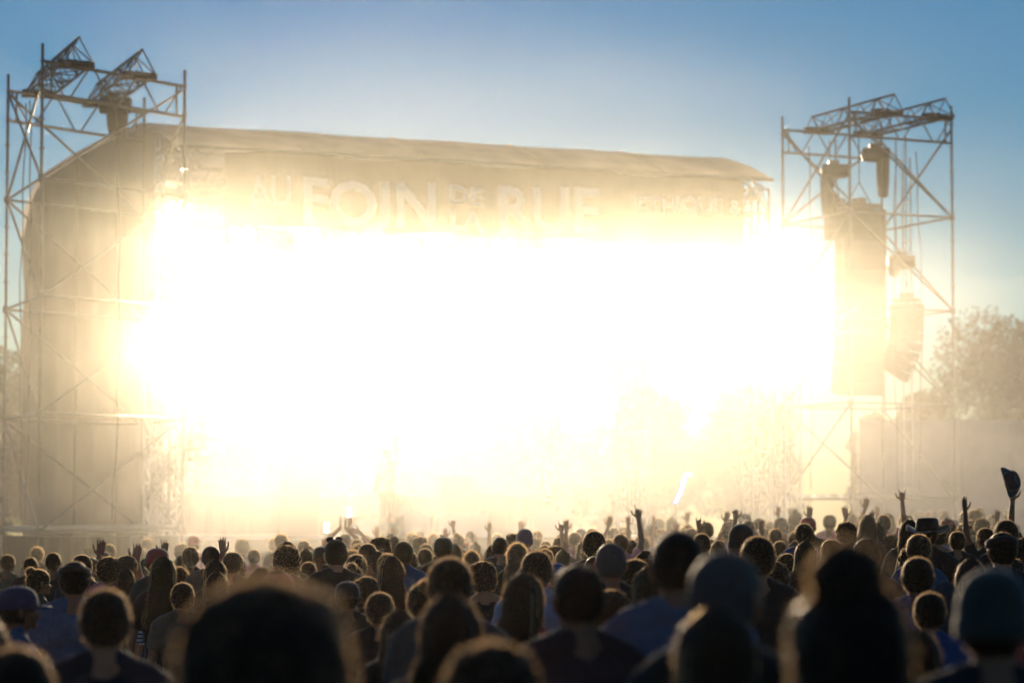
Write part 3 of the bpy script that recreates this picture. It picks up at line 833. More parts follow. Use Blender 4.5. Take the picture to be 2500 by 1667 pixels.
class Hair:
    def __init__(s, seed): s.mb = MB(); s.st = MB(); s.r = random.Random(seed)
    def shell(s, **k):
        vs, fs, vis = shell(**k); s.mb.add(vs, fs)
        s.surf = [(vs[f[0]], vs[f[1]], vs[f[2]]) for f in fs if all(vis[i] for i in f)]
        return s
    def strand(s, p, d, L, w, bend, seg=3, grav=0.0):
        t = d.cross(V3(s.r.uniform(-1, 1), s.r.uniform(-1, 1), s.r.uniform(-1, 1))).normalized()
        q = p.copy(); pts = []
        for i in range(seg + 1):
            pts.append(q.copy()); d = (d + bend / seg + V3(0, 0, -grav / seg)).normalized(); q = q + d * L / seg
        vs = []
        for i, pp in enumerate(pts[:-1]):
            ww = w * (1 - i / seg); vs += [pp - t * ww, pp + t * ww]
        vs.append(pts[-1]); n = len(pts) - 1
        fs = [(2 * i, 2 * i + 1, 2 * i + 3, 2 * i + 2) for i in range(n - 1)] + [(2 * n - 2, 2 * n - 1, 2 * n)]
        s.st.add(vs, fs)
    def fuzz(s, n, L, lift=.6, w=.0011, curl=.4, grav=.5, down=.5):
        for _ in range(n):
            a, b, c = s.r.choice(s.surf); u, v = s.r.random(), s.r.random()
            if u + v > 1: u, v = 1 - u, 1 - v
            p = a + (b - a) * u + (c - a) * v
            nn = (p - HC).normalized()
            tg = V3(0, -.35, -1); tg = (tg - nn * tg.dot(nn)); tg = tg.normalized() if tg.length > .05 else V3(0, -1, 0)
            rd = V3(s.r.gauss(0, 1), s.r.gauss(0, 1), s.r.gauss(0, 1)) * curl
            d = (nn * lift + tg * down + rd).normalized()
            s.strand(p - nn * .004, d, L * s.r.uniform(.5, 1.3), w, rd * .8, 3, grav)
    def locks(s, n, z1, half, back, w=.0035, wave=.01, front=False):
        """long hair hanging from the crown to z1 (relative to the head centre)"""
        for _ in range(n):
            a = s.r.uniform(-1, 1) * (2.0 if not front else 2.5)
            ca, sa = math.sin(a), -math.cos(a)
            top = HC + V3(ca * .03, sa * .03, .118 + s.r.uniform(-.01, .008))
            rr_ = s.r.uniform(.93, 1.12)
            pts = [top, HC + V3(ca * .066 * rr_, sa * .085 * rr_, .085), HC + V3(ca * .088 * rr_, sa * .108 * rr_, .02), HC + V3(ca * .092 * rr_, sa * .105 * rr_, -.07)]
            k = 5; zb = z1 * s.r.uniform(.85, 1.1)
            ph = s.r.uniform(0, 6)
            for i in range(1, k + 1):
                t = i / k; pts.append(HC + V3(ca * (.092 + (half - .092) * t) * rr_ + wave * math.sin(ph + t * 7), (sa * .105 * (1 - t) - back * t * (1 if sa < .2 else .2)) * rr_ + wave * math.cos(ph + t * 6), -.07 + (zb + .07) * t))
            tn = V3(-sa, ca, 0)
            vs = []
            for i, pp in enumerate(pts):
                ww = w * (1 if i < len(pts) - 2 else .5); vs += [pp - tn * ww, pp + tn * ww]
            (s.mb if (abs(ca) < .78 or s.r.random() < .4) else s.st).add(vs, [(2 * i, 2 * i + 1, 2 * i + 3, 2 * i + 2) for i in range(len(pts) - 1)])
    def curtain(s, z1, half, back, wav=.008):
        """solid inner mass of long hair behind the head and shoulders"""
        n, k = 24, 14; vs = []
        for j in range(k + 1):
            t = j / k; z = .06 + (z1 - .06) * t
            w_ = (.078 if t < .1 else .084) + (half - .084) * max(0, t - .2) / .8
            yb = .100 + (back - .095) * t
            for i in range(n):
                ph = 2 * math.pi * i / n
                x = w_ * math.cos(ph) * (1 - .25 * (t > .93)); y = -.025 - .012 * (t) + (.045 if math.sin(ph) > 0 else (yb - .03)) * math.sin(ph) * (1 if t < .9 else .7)
                x += wav * noise.noise(Vector((x * 30, z * 12, 1))); y += wav * noise.noise(Vector((x * 30, z * 12, 5)))
                vs.append(HC + V3(x, y - .0 - (back - .1) * .3 * t, z))
        fs = [(j * n + i, j * n + (i + 1) % n, (j + 1) * n + (i + 1) % n, (j + 1) * n + i) for j in range(k) for i in range(n)]
        fs += [tuple(range(n - 1, -1, -1)), tuple(range(k * n, k * n + n))]
        s.mb.add(vs, fs)
        s.surf += [(vs[f[0]], vs[f[1]], vs[f[2]]) for f in fs[:-2] if len(f) == 4]
    def ball(s, c, r, amp=.006, n=1200, L=.02):
        vs = []
        for v in ICO_V:
            vs.append(Vector(c) + v * (r + amp * noise.noise(v * 4)))
        s.mb.add(vs, ICO_F)
        for _ in range(n):
            f = s.r.choice(ICO_F); p = vs[f[0]].lerp(vs[f[1]], s.r.random()); d = (p - Vector(c)).normalized()
            rd = V3(s.r.gauss(0, 1), s.r.gauss(0, 1), s.r.gauss(0, 1)) * .6
            s.strand(p, (d + rd).normalized(), L * s.r.uniform(.5, 1.2), .001, rd, 3, .4)
    def mesh(s, name="hair"):
        nv = len(s.mb.v); nf_ = len(s.mb.f); s.mb.add(s.st.v, s.st.f)
        me = s.mb.build(name, M['hair'], mesh_only=True, smooth=True); me.materials.append(M['fuzz'])
        me.polygons.foreach_set("material_index", [0] * nf_ + [1] * (len(me.polygons) - nf_))
        return me
RAD = (.079, .097, .096)
HAIR = {}     # name -> (mesh, width, extra height above 1.75)
def H(name, mesh, width, extra): HAIR[name] = (mesh, width, extra)
h = Hair(1); h.shell(rad=RAD, off=.010, nape=-.095, face=.045, noise_amp=.004, nf=30); h.fuzz(4200, .016, .55, curl=.35); H('short', h.mesh(), .19, .012)
h = Hair(2); h.shell(rad=RAD, off=.016, nape=-.09, face=.05, noise_amp=.008, nf=22, flat=.006); h.fuzz(4200, .026, .9, curl=.5, down=.1, grav=.1); H('spiky', h.mesh(), .205, .028)
h = Hair(3); h.shell(rad=RAD, off=.028, nape=-.10, face=.05, noise_amp=.018, nf=28); h.fuzz(6500, .016, .7, curl=1.1, w=.0011, grav=.2); H('curly', h.mesh(), .235, .04)
h = Hair(4); h.shell(rad=RAD, off=.050, nape=-.13, face=.05, noise_amp=.014, nf=24); h.fuzz(12000, .014, .8, curl=1.0, w=.0012, grav=.2); H('bushy', h.mesh(), .275, .06)
h = Hair(5); h.shell(rad=RAD, off=.0035, nape=-.095, face=.05, noise_amp=.001); h.fuzz(4000, .006, .9, curl=.3, w=.0008); H('cropped', h.mesh(), .165, .004)
h = Hair(6); h.shell(rad=RAD, off=.013, nape=-.09, face=.05, noise_amp=.004, nf=20); h.curtain(-.34, .115, .13); h.locks(700, -.38, .125, .145); h.fuzz(2200, .03, .35, curl=.3, down=1); H('long', h.mesh(), .20, .016)
h = Hair(7); h.shell(rad=RAD, off=.018, nape=-.09, face=.05, noise_amp=.008, nf=20); h.curtain(-.30, .14, .14, .03); h.locks(900, -.34, .15, .15, wave=.022); h.fuzz(5000, .04, .7, curl=.9, down=.6); H('long_curly', h.mesh(), .25, .022)
h = Hair(8); h.shell(rad=RAD, off=.018, nape=-.10, face=.05, noise_amp=.006, nf=20); h.curtain(-.15, .105, .11, .012); h.locks(600, -.17, .112, .115, wave=.008); h.fuzz(3000, .015, .5, curl=.5); H('bob', h.mesh(), .225, .020)
h = Hair(9); h.shell(rad=RAD, off=.009, nape=-.095, face=.05, noise_amp=.003); h.fuzz(3000, .022, .45, curl=.4, down=-.4); h.ball(HC + V3(0, -.075, .085), .042); H('bun', h.mesh(), .185, .030)
h = Hair(10); h.shell(rad=RAD, off=.009, nape=-.095, face=.05, noise_amp=.003); h.fuzz(3000, .02, .4, curl=.4)
for i in range(6): h.ball(HC + V3(.004 * i, -.115 - .012 * i + .003 * i * i, .05 - .042 * i), .030 - .002 * i, .008, 260, .035)
H('ponytail', h.mesh(), .185, .012)
h = Hair(11); h.shell(rad=RAD, off=.022, nape=-.1, face=.05, noise_amp=.010, nf=18); h.curtain(-.36, .15, .17, .03); h.locks(1000, -.40, .165, .18, wave=.02); h.fuzz(4000, .018, .5, curl=.7); h.ball(HC + V3(-.01, -.035, .118), .062, .014, 1500, .014); H('bun_long', h.mesh(), .25, .085)
h = Hair(12); h.shell(rad=RAD, off=.006, nape=-.095, face=.02, noise_amp=.002); h.fuzz(1500, .015, .3, curl=.35); UNDER = h.mesh()
# head wear
def cap_mesh():
    b = MB(); prof_ = [(.094, -.012), (.096, .02), (.092, .055), (.078, .088), (.050, .108), (.015, .116), (.002, .117)]
    b.lathe(prof_, HC, 28, sy=1.18)
    vs = []; n = 14
    for i in range(n + 1):
        a = math.pi * (i / n); x = .082 * math.cos(a); y0 = .085 + .025 * math.sin(a); y1 = y0 + .075 * math.sin(a) ** .6
        vs += [HC + V3(x, y0, .0 + .012 * math.sin(a)), HC + V3(x * .95, y1, -.008 + .014 * math.sin(a))]
        vs += [HC + V3(x, y0, -.006 + .012 * math.sin(a)), HC + V3(x * .95, y1, -.014 + .014 * math.sin(a))]
    fs = []
    for i in range(n):
        q = 4 * i; fs += [(q, q + 1, q + 5, q + 4), (q + 2, q + 6, q + 7, q + 3), (q + 1, q + 3, q + 7, q + 5), (q, q + 4, q + 6, q + 2)]
    b.add(vs, fs); b.ell = None
    b.lathe([(.008, .115), (.007, .121), (.001, .123)], HC, 8)
    return b.build("cap", M['capcloth'], mesh_only=True, smooth=True)
def beanie_mesh():
    b = MB(); b.lathe([(.093, -.045), (.098, -.04), (.099, .0), (.094, .005), (.093, .04), (.084, .075), (.064, .106), (.034, .124), (.002, .130)], HC, 32, sy=1.17)
    return b.build("beanie", M['capcloth'], mesh_only=True, smooth=True)
def hat_mesh(brim=.16):
    b = MB(); n = 40; 
    pr = [(.090, .0), (.088, .03), (.084, .07), (.078, .095), (.06, .105), (.03, .098), (.002, .094)]
    b.lathe(pr, HC + V3(0, 0, .01), n, sy=1.2)
    vs = []
    for k, rr_ in enumerate((.086, .12, brim)):
        for z_ in (0, -.005):
            for i in range(n):
                a = 2 * math.pi * i / n
                vs.append(HC + V3(rr_ * math.cos(a), rr_ * 1.12 * math.sin(a), .012 + z_ + (.05 * (k / 2) ** 2 * abs(math.cos(a)) ** 2 - .012 * k * abs(math.sin(a)))))
    fs = []
    for k in range(2):
        for i in range(n):
            j = (i + 1) % n; A_ = k * 2 * n; B_ = (k + 1) * 2 * n
            fs += [(A_ + i, A_ + j, B_ + j, B_ + i), (A_ + n + i, B_ + n + i, B_ + n + j, A_ + n + j)]
    for i in range(n):
        j = (i + 1) % n; fs.append((4 * n + i, 4 * n + j, 5 * n + j, 5 * n + i))
    b.add(vs, fs)
    return b.build("hat", M['capcloth'], mesh_only=True, smooth=True)
def hood_mesh():
    b = Blob(); b.ell(HC + V3(0, -.02, .0), (.102, .118, .130)); b.ell(HC + V3(0, -.045, .08), (.05, .06, .075)); b.ell(HC + V3(0, -.03, -.11), (.11, .10, .07))
    return b.remesh("hood", .011, M['capcloth'], 3, disp=.01, dfreq=16)
def band_mesh():
    b = MB(); b.lathe([(.096, .02), (.099, .025), (.099, .050), (.094, .055)], HC, 28, Matrix.Rotation(-.25, 3, 'X'), sy=1.2)
    return b.build("headband", M['capcloth'], mesh_only=True, smooth=True)
def shades_mesh():
    b = MB()
    for s in (-1, 1):
        b.lathe([(.026, -.004), (.028, 0), (.026, .004)], HC + V3(.032 * s, .068, .098), 14, Matrix.Rotation(-.9, 3, 'X')); b.tube(HC + V3(.06 * s, .07, .09), HC + V3(.088 * s, -.03, .045), .003, 6)
    b.tube(HC + V3(-.01, .07, .10), HC + V3(.01, .07, .10), .003, 6)
    return b.build("sunglasses", M['phone'], mesh_only=True)
WEAR = {'cap': (cap_mesh(), .20, .012, 'cap'), 'beanie': (beanie_mesh(), .20, .022, 'beanie'), 'hat': (hat_mesh(), .33, .02, 'hat'), 'hood': (hood_mesh(), .215, .04, 'hood'),
        'band': (band_mesh(), .2, .012, 'headband')}
SHADES = shades_mesh()

BODY = {}
def body(kind, female=False):
    key = (kind, female)
    if key not in BODY:
        arms = {'down': ('down', 'down'), 'front': ('front', 'front'), 'up': ('up', 'down'), 'point': ('point', 'down'), 'fist': ('fist', 'down'), 'horn': ('horn', 'front'),
                'both': ('up', 'wide'), 'mid': ('mid', 'down'), 'head': ('head', 'down'), 'clap': ('clap', 'clap'), 'wide': ('wide', 'front')}[kind]
        me, info = make_body(arms, .0085 if kind in ('down', 'front') else .007, female)
        BODY[key] = (me, info, {})
    return BODY[key]
TROUS = make_trousers(); SHOE = {s: make_shoe(s) for s in (1, -1)}
EYE = MB()
for s_ in (-1, 1): EYE.lathe([(.001, -.011), (.008, -.008), (.011, 0), (.008, .008), (.001, .011)], HC + V3(.030 * s_, .072, -.002), 10)
HAIRCOL = {'black': (.006, .005, .004), 'dark': (.012, .008, .005), 'brown': (.030, .017, .009), 'blond': (.13, .085, .04), 'grey': (.07, .068, .066), 'ginger': (.07, .025, .009), 'white': (.55, .53, .5)}
SHIRTCOL = {'black': (.008, .006, .004), 'navy': (.007, .008, .014), 'blue': (.02, .065, .18), 'teal': (.02, .09, .16), 'grey': (.045, .043, .042), 'white': (.35, .35, .38), 'maroon': (.04, .010, .010),
            'red': (.4, .04, .04), 'green': (.012, .028, .022), 'denim': (.09, .12, .18), 'lightblue': (.28, .33, .42), 'pink': (.55, .2, .25), 'khaki': (.08, .065, .04), 'brown': (.04, .025, .016), 'purple': (.045, .035, .08)}
SKINCOL = [(.33, .16, .085), (.26, .12, .065), (.36, .19, .11), (.18, .085, .045)]
PEOPLE = []
PR = random.Random(99)
def person(px, ytop, Wpx, hair='short', hc='dark', shirt='black', pose='down', rz=0.0, label=None, wear=None, wc=None, sleeve='tee', mirror=False, female=None, group=None, d=None, shades=False, stripe=False):
    female = (hair in ('long', 'long_curly', 'bob', 'bun', 'ponytail', 'bun_long')) if female is None else female
    hm_, hw, ex = HAIR[hair] if hair in HAIR else (UNDER, .175, 0)
    if wear: hw = max(hw, WEAR[wear][1]) if wear != 'hat' else .20; ex = max(ex, WEAR[wear][2])
    if wear and hair not in ('long', 'long_curly', 'bob'): hm_ = UNDER; hw = WEAR[wear][1] if wear != 'hat' else .2; ex = WEAR[wear][2]
    if d is None: d = hw * FPX / Wpx
    H0 = 1.75 + ex
    for _ in range(6):
        P = at(px, ytop, d); g_ = gz(P.x, d); s = (P.z - g_) / H0
        lo, hi = .87, 1.10
        if s < lo:   # would be too short: stand nearer
            d *= .96
        elif s > hi: d *= 1.04 if ytop > 1250 else .96
        else: break
    s = max(.84, min(1.13, s)); P = at(px, ytop, d)
    me, info, shirts = body(pose, female)
    k = (sleeve,)
    if k not in shirts: shirts[k] = make_shirt(info, sleeve, female)
    root = empty("person", (P.x, P.y, gz(P.x, P.y)), rz, label=label, cat="person", group=group)
    root.scale = (-s if mirror else s, s, s)
    if label is None and d is not None and not stripe: root.rotation_euler = (PR.gauss(0, .03), PR.gauss(0, .045), rz)
    ob = link("body", me, root); ob.color = (*PR.choice(SKINCOL), 1)
    hh = link("hair", hm_, root); hh.color = (*HAIRCOL[hc], 1)
    sh = link("shirt", shirts[k], root); sh.color = (*SHIRTCOL[shirt], 1)
    if stripe: 
        m2_ = shirts[k].copy(); m2_.materials[0] = M['stripe']; sh.data = m2_
    link("trousers", TROUS, root)
    link("shoe", SHOE[1], root); link("shoe", SHOE[-1], root)
    if wear: wo = link(WEAR[wear][3], WEAR[wear][0], root); wo.color = (*SHIRTCOL[wc or 'black'], 1)
    if shades: link("sunglasses", SHADES, root)
    PEOPLE.append(dict(o=root, px=px, y=ytop, d=d, W=hw * s * FPX / d, x=P.x, Y=P.y, hair=hair, hc=hc, wear=wear, wc=wc, shirt=shirt, pose=pose, auto=label is None, s=s, info=info, mirror=mirror))
    return root
# px, ytop, head width px, hair, hair colour, shirt, pose, turn, label, extras
D = math.radians
L = [
 # nearest, out of focus
 (648, 1384, 425, 'bushy', 'black', 'black', 'down', 0, "person with huge bushy black hair, nearest and largest head left of centre", dict(group=None)),
 (1198, 1548, 262, 'curly', 'dark', 'black', 'down', .2, "blurred curly head cut by the bottom edge, centre, with broad golden rim", {}),
 (1745, 1482, 225, 'bob', 'brown', 'black', 'down', .35, "blurred brown bob haircut at the bottom edge below the white haired head", {}),
 (2075, 1306, 350, 'bun_long', 'black', 'black', 'down', 0, "tall person with long black hair and a topknot, darkest mass at right", {}),
 (2424, 1388, 188, 'short', 'dark', 'navy', 'down', -.1, "person in a dark green knitted beanie, close at the right edge", dict(wear='beanie', wc='green')),
 (42, 1572, 190, 'short', 'black', 'navy', 'down', -.3, "blurred black haired head in the bottom left corner with golden edge", {}),
 (-52, 1500, 150, 'short', 'grey', 'white', 'down', -.5, "blurred person in pale shirt half cut by the left edge", {}),
 (1770, 1337, 166, 'cropped', 'grey', 'black', 'front', -.4, "person with cropped grey hair right of the tall man in denim shirt", dict(d=7.4)),
 (1100, 1449, 176, 'bob', 'brown', 'black', 'down', -.1, "brown bob haircut with bright golden outline in the bottom centre", {}),
 (1490, 1432, 112, 'curly', 'ginger', 'maroon', 'down', .2, "ginger curly head low beside the denim shirt's left shoulder", {}),
 (258, 1432, 132, 'short', 'black', 'navy', 'down', 0, "man with short black hair in dark striped top, left of the biggest head", {}),
 (45, 1430, 96, 'short', 'dark', 'teal', 'down', -1.15, "person in violet cap and teal top looking right, lower left", dict(wear='cap', wc='purple')),
 (1654, 1289, 116, 'cropped', 'black', 'denim', 'down', 0, "tall man in collared denim shirt, head against the right half of stage", dict(sleeve='shirt')),
 (1412, 1372, 118, 'cropped', 'black', 'maroon', 'down', .35, "man with cropped black hair in maroon top behind the blue cap", {}),
 (1098, 1356, 112, 'short', 'black', 'grey', 'down', .1, "dark round head directly above the brown bob haircut in the centre", {}),
 (975, 1490, 100, 'long', 'black', 'black', 'down', .2, "black long haired person low left of the brown bob haircut", {}),
 (848, 1418, 74, 'cropped', 'black', 'black', 'down', .1, "person in black cap and black shirt at the biggest head's right", dict(wear='cap', wc='black')),
 (896, 1404, 62, 'ponytail', 'brown', 'lightblue', 'down', -.6, "woman in pale blue tank top right of the black cap", dict(sleeve='tank')),
 (182, 1364, 84, 'short', 'black', 'denim', 'down', .05, "person with headband and faded blue tee behind the violet cap", dict(wear='band', wc='black', shades=False)),
 (2240, 1356, 84, 'short', 'black', 'blue', 'down', -.2, "dark head over a royal blue shirt right of the topknot mass", {}),
 (2225, 1329, 74, 'curly', 'brown', 'grey', 'down', .1, "brown curly head just behind the royal blue shirt's wearer", {}),
 (2370, 1366, 84, 'long', 'brown', 'black', 'down', .1, "long brown haired head immediately left of the green beanie", {}),
 (2462, 1353, 86, 'curly', 'brown', 'black', 'down', 0, "brown curly head above the green beanie at the right edge", {}),
 (2446, 1293, 78, 'short', 'black', 'black', 'down', .15, "black haired person wearing headphone band, right edge below raised hat", dict(wear='band', wc='black')),
 (2456, 1266, 60, 'short', 'brown', 'black', 'down', 0, "brown haired head just above the one with headphone band", {}),
 (2270, 1442, 92, 'short', 'dark', 'blue', 'down', -.35, "low dark head in blue shirt between topknot mass and green beanie", {}),
 (1890, 1365, 84, 'curly', 'brown', 'black', 'down', 0, "blurred brown curly head between cropped grey head and topknot mass", {}),
 (1850, 1305, 84, 'short', 'black', 'black', 'down', 0, "round black haired head behind the cropped grey one", {}),
 (1810, 1279, 66, 'ponytail', 'dark', 'black', 'down', 0, "person in black beanie right of the tall denim shirted man", dict(wear='beanie', wc='black')),
 (400, 1429, 60, 'curly', 'ginger', 'grey', 'down', -.1, "curly head over horizontally striped tee, left of the biggest head", dict(stripe=True)),
 (446, 1419, 58, 'short', 'brown', 'khaki', 'down', 0, "brown head touching the biggest head's left edge", {}),
 # left group
 (95, 1382, 56, 'bun', 'dark', 'khaki', 'down', -1.0, "woman with hair bun and profile turned right, left edge rows", {}),
 (75, 1358, 41, 'short', 'dark', 'brown', 'down', 0, "short dark head right above the woman with bun", {}),
 (28, 1351, 38, 'short', 'brown', 'green', 'down', -.6, None, {}), (58, 1342, 32, 'curly', 'brown', 'grey', 'down', 0, None, {}),
 (94, 1331, 35, 'spiky', 'dark', 'black', 'down', 0, None, {}), (140, 1346, 42, 'short', 'dark', 'black', 'down', 0, None, {}),
 (0, 1412, 34, 'short', 'brown', 'grey', 'down', 0, None, {}),
 (219, 1332, 35, 'curly', 'brown', 'grey', 'down', 0, None, {}), (222, 1356, 42, 'short', 'dark', 'black', 'down', 0, "person with pale headband behind the faded blue tee", dict(wear='band', wc='grey')),
 (252, 1345, 40, 'short', 'dark', 'grey', 'down', .3, "person in pale grey cap below the horned hand sign at left", dict(wear='cap', wc='grey')),
 (276, 1326, 34, 'short', 'dark', 'black', 'down', 0, None, {}), (303, 1321, 29, 'curly', 'brown', 'black', 'down', 0, None, {}),
 (338, 1335, 40, 'curly', 'brown', 'grey', 'down', 0, None, {}), (362, 1311, 38, 'curly', 'blond', 'white', 'down', 0, "fuzzy blond head rising behind the left group of hands", {}),
 (437, 1323, 41, 'curly', 'dark', 'black', 'down', 0, None, {}), (473, 1306, 34, 'short', 'brown', 'pink', 'down', -.3, "person in red cap and pink top near the left lamp mast", dict(wear='cap', wc='red')),
 (450, 1352, 42, 'short', 'dark', 'grey', 'down', -1.0, "person in dark cap turned right below the one in red cap", dict(wear='cap', wc='black')),
 (515, 1330, 44, 'cropped', 'dark', 'khaki', 'down', 0, "long necked cropped head above the biggest head's left side", {}),
 (398, 1359, 68, 'long', 'dark', 'black', 'down', 0, "woman with pointed long dark hair left of the biggest head", {}),
 (440, 1380, 50, 'long_curly', 'ginger', 'black', 'down', 0, "ginger curly haired person behind the pointed long dark hair", {}),
 (307, 1388, 52, 'long', 'brown', 'black', 'down', .1, "woman with straight brown hair glowing down its right side", {}),
 (340, 1377, 44, 'bob', 'brown', 'black', 'down', 0, None, {}), (293, 1362, 40, 'curly', 'brown', 'black', 'down', 0, None, {}), (232, 1398, 42, 'long', 'brown', 'grey', 'down', 0, None, {}),
 (572, 1340, 30, 'short', 'dark', 'black', 'down', 0, None, {}), (605, 1338, 36, 'short', 'brown', 'pink', 'down', 0, None, {}), (596, 1353, 54, 'bob', 'dark', 'black', 'down', 0, None, {}),
 (592, 1311, 40, 'curly', 'blond', 'white', 'down', 0, "fluffy blond head in the glare above the biggest head", {}),
 (659, 1309, 33, 'spiky', 'brown', 'grey', 'down', 0, None, {}), (699, 1299, 37, 'spiky', 'dark', 'khaki', 'down', 0, None, {}),
 (702, 1322, 64, 'bob', 'dark', 'black', 'down', 0, "dark glossy bob haircut above the biggest head's right side", {}),
 (743, 1317, 35, 'short', 'brown', 'grey', 'down', 0, None, {}), (760, 1338, 48, 'bob', 'dark', 'grey', 'down', 0, None, {}), (765, 1369, 44, 'short', 'dark', 'black', 'down', 0, None, {}),
 (820, 1313, 54, 'cropped', 'dark', 'black', 'down', .25, "nearly bald man in dark collared shirt with sunglasses on his head", dict(sleeve='shirt', shades=True)),
 (843, 1300, 29, 'cropped', 'dark', 'grey', 'head', 0, "person with hand behind the head next to the nearly bald man", {}),
 (920, 1323, 50, 'short', 'dark', 'black', 'down', 0, None, {}), (918, 1341, 50, 'short', 'dark', 'white', 'down', -.2, "person in white top with sunglasses pushed up, mid left", dict(shades=True)),
 (986, 1319, 46, 'cropped', 'dark', 'denim', 'down', -.3, "cropped dark head over denim blue top, turned slightly right", {}),
 (955, 1359, 68, 'long', 'dark', 'black', 'down', .15, "woman with long dark hair in black tank top, mid left", dict(sleeve='tank')),
 (994, 1296, 33, 'spiky', 'dark', 'khaki', 'down', 0, None, {}), (1015, 1292, 27, 'short', 'brown', 'grey', 'down', 0, None, {}), (942, 1294, 27, 'short', 'brown', 'grey', 'down', 0, None, {}), (1018, 1344, 40, 'bob', 'dark', 'grey', 'down', 0, None, {}),
 (1082, 1310, 50, 'short', 'dark', 'black', 'down', -.2, "person in flat dark cap above the dark round head", dict(wear='cap', wc='black')),
 (1048, 1336, 42, 'short', 'dark', 'black', 'down', 0, None, {}), (1052, 1347, 46, 'short', 'dark', 'black', 'front', -.2, None, {}),
 (1152, 1344, 56, 'long_curly', 'blond', 'green', 'down', .2, "long wavy blond hair right of the dark round head in the centre", {}),
 (1181, 1329, 43, 'long', 'dark', 'black', 'down', 0, None, {}), (1220, 1308, 38, 'cropped', 'dark', 'grey', 'down', 0, None, {}),
 (1140, 1319, 34, 'short', 'dark', 'black', 'down', 0, "person with red bandana in the middle rows at centre", dict(wear='band', wc='red')), (1172, 1323, 37, 'bob', 'brown', 'grey', 'down', 0, None, {}),
 (1281, 1290, 44, 'cropped', 'dark', 'pink', 'front', 0, "person in dark backward cap and pink shirt, centre", dict(wear='beanie', wc='purple', sleeve='tee')),
 (1263, 1326, 66, 'long_curly', 'blond', 'black', 'down', .1, "woman with long glowing wavy hair left of the pale grey-blue tee", {}),
 (1311, 1341, 80, 'short', 'dark', 'lightblue', 'down', -.1, "man in pale grey-blue tee, head right of long glowing wavy hair", {}),
 (1360, 1374, 54, 'short', 'ginger', 'grey', 'down', .2, "person in blue and white cap squeezed left of maroon top", dict(wear='cap', wc='blue')),
 (1366, 1309, 37, 'short', 'dark', 'grey', 'down', 0, None, {}), (1332, 1318, 34, 'short', 'dark', 'grey', 'down', 0, None, {}), (1400, 1312, 34, 'curly', 'dark', 'grey', 'down', 0, None, {}), (1412, 1320, 36, 'curly', 'brown', 'white', 'down', 0, None, {}),
 (1375, 1341, 44, 'bob', 'blond', 'pink', 'down', 0, "pale blond bob above the blue and white cap", {}),
 (1451, 1293, 58, 'short', 'black', 'black', 'down', 0, "tall black haired head left of the grey crew cut", {}),
 (1491, 1322, 72, 'cropped', 'grey', 'black', 'down', .05, "man with grey crew cut left of the tall denim shirted man", {}),
 (1540, 1314, 50, 'curly', 'dark', 'brown', 'down', 0, "dark curly head between grey crew cut and denim shirt", {}), (1525, 1282, 36, 'curly', 'dark', 'grey', 'down', 0, None, {}),
 (1290, 1500, 62, 'bun', 'dark', 'navy', 'down', 0, "dark lumpy haired low head right of the brown bob haircut", {}),
 # right group
 (1818, 1252, 35, 'short', 'dark', 'grey', 'down', -.3, "person in dark cap below a raised hand right of the tall man", dict(wear='cap', wc='purple')),
 (1941, 1243, 37, 'long', 'blond', 'white', 'down', 0, "hooded person with long pale hair standing above the far rows", dict(wear='hood', wc='khaki')),
 (1750, 1266, 36, 'long', 'brown', 'black', 'down', 0, None, {}), (1635, 1261, 34, 'bob', 'blond', 'white', 'down', 0, None, {}), (1605, 1262, 28, 'short', 'brown', 'grey', 'down', 0, None, {}),
 (1583, 1299, 37, 'curly', 'dark', 'grey', 'down', 0, None, {}), (1732, 1299, 46, 'short', 'dark', 'khaki', 'down', 0, None, {}), (1735, 1321, 42, 'bob', 'brown', 'grey', 'down', 0, None, {}),
 (1886, 1288, 36, 'curly', 'dark', 'black', 'down', 0, None, {}), (1908, 1288, 38, 'short', 'dark', 'black', 'down', 0, None, {}),
 (1962, 1275, 46, 'short', 'dark', 'blue', 'down', 0, "smooth dark head over blue collar, fourth column right of the tall man", {}), (2002, 1278, 44, 'short', 'dark', 'black', 'down', 0, None, {}),
 (1913, 1318, 38, 'short', 'brown', 'black', 'down', 0, None, {}), (1967, 1322, 60, 'long', 'brown', 'grey', 'down', 0, "long brown hair just left of the topknot mass", {}), (1922, 1346, 58, 'curly', 'brown', 'black', 'down', 0, None, {}),
 (2066, 1269, 54, 'curly', 'black', 'black', 'down', 0, "messy black curls right behind the topknot", {}), (2142, 1276, 44, 'short', 'dark', 'black', 'down', 0, "person in dark hood right of the messy black curls", dict(wear='hood', wc='black')),
 (2120, 1266, 38, 'short', 'dark', 'brown', 'down', -.6, "person in brown cap peeking behind the dark hood", dict(wear='cap', wc='brown')),
 (2208, 1254, 34, 'spiky', 'dark', 'khaki', 'down', 0, "flat topped dark head left of the wide brimmed hat", {}),
 (2264, 1260, 60, 'short', 'dark', 'black', 'down', -.5, "person wearing a wide brimmed black hat below the right tower", dict(wear='hat', wc='black')),
 (2242, 1301, 60, 'ponytail', 'brown', 'teal', 'down', .2, "messy brown ponytail below the wide brimmed hat", {}),
 (2337, 1294, 45, 'short', 'dark', 'black', 'down', -.2, "smooth dark head between wide brimmed hat and headphone band", {}), (2363, 1273, 44, 'curly', 'brown', 'brown', 'down', 0, None, {}),
 (2328, 1268, 32, 'short', 'dark', 'black', 'down', 0, "person in violet cap below the open raised palm at right", dict(wear='cap', wc='purple')),
 (2363, 1338, 40, 'bob', 'blond', 'black', 'down', 0, None, {}),
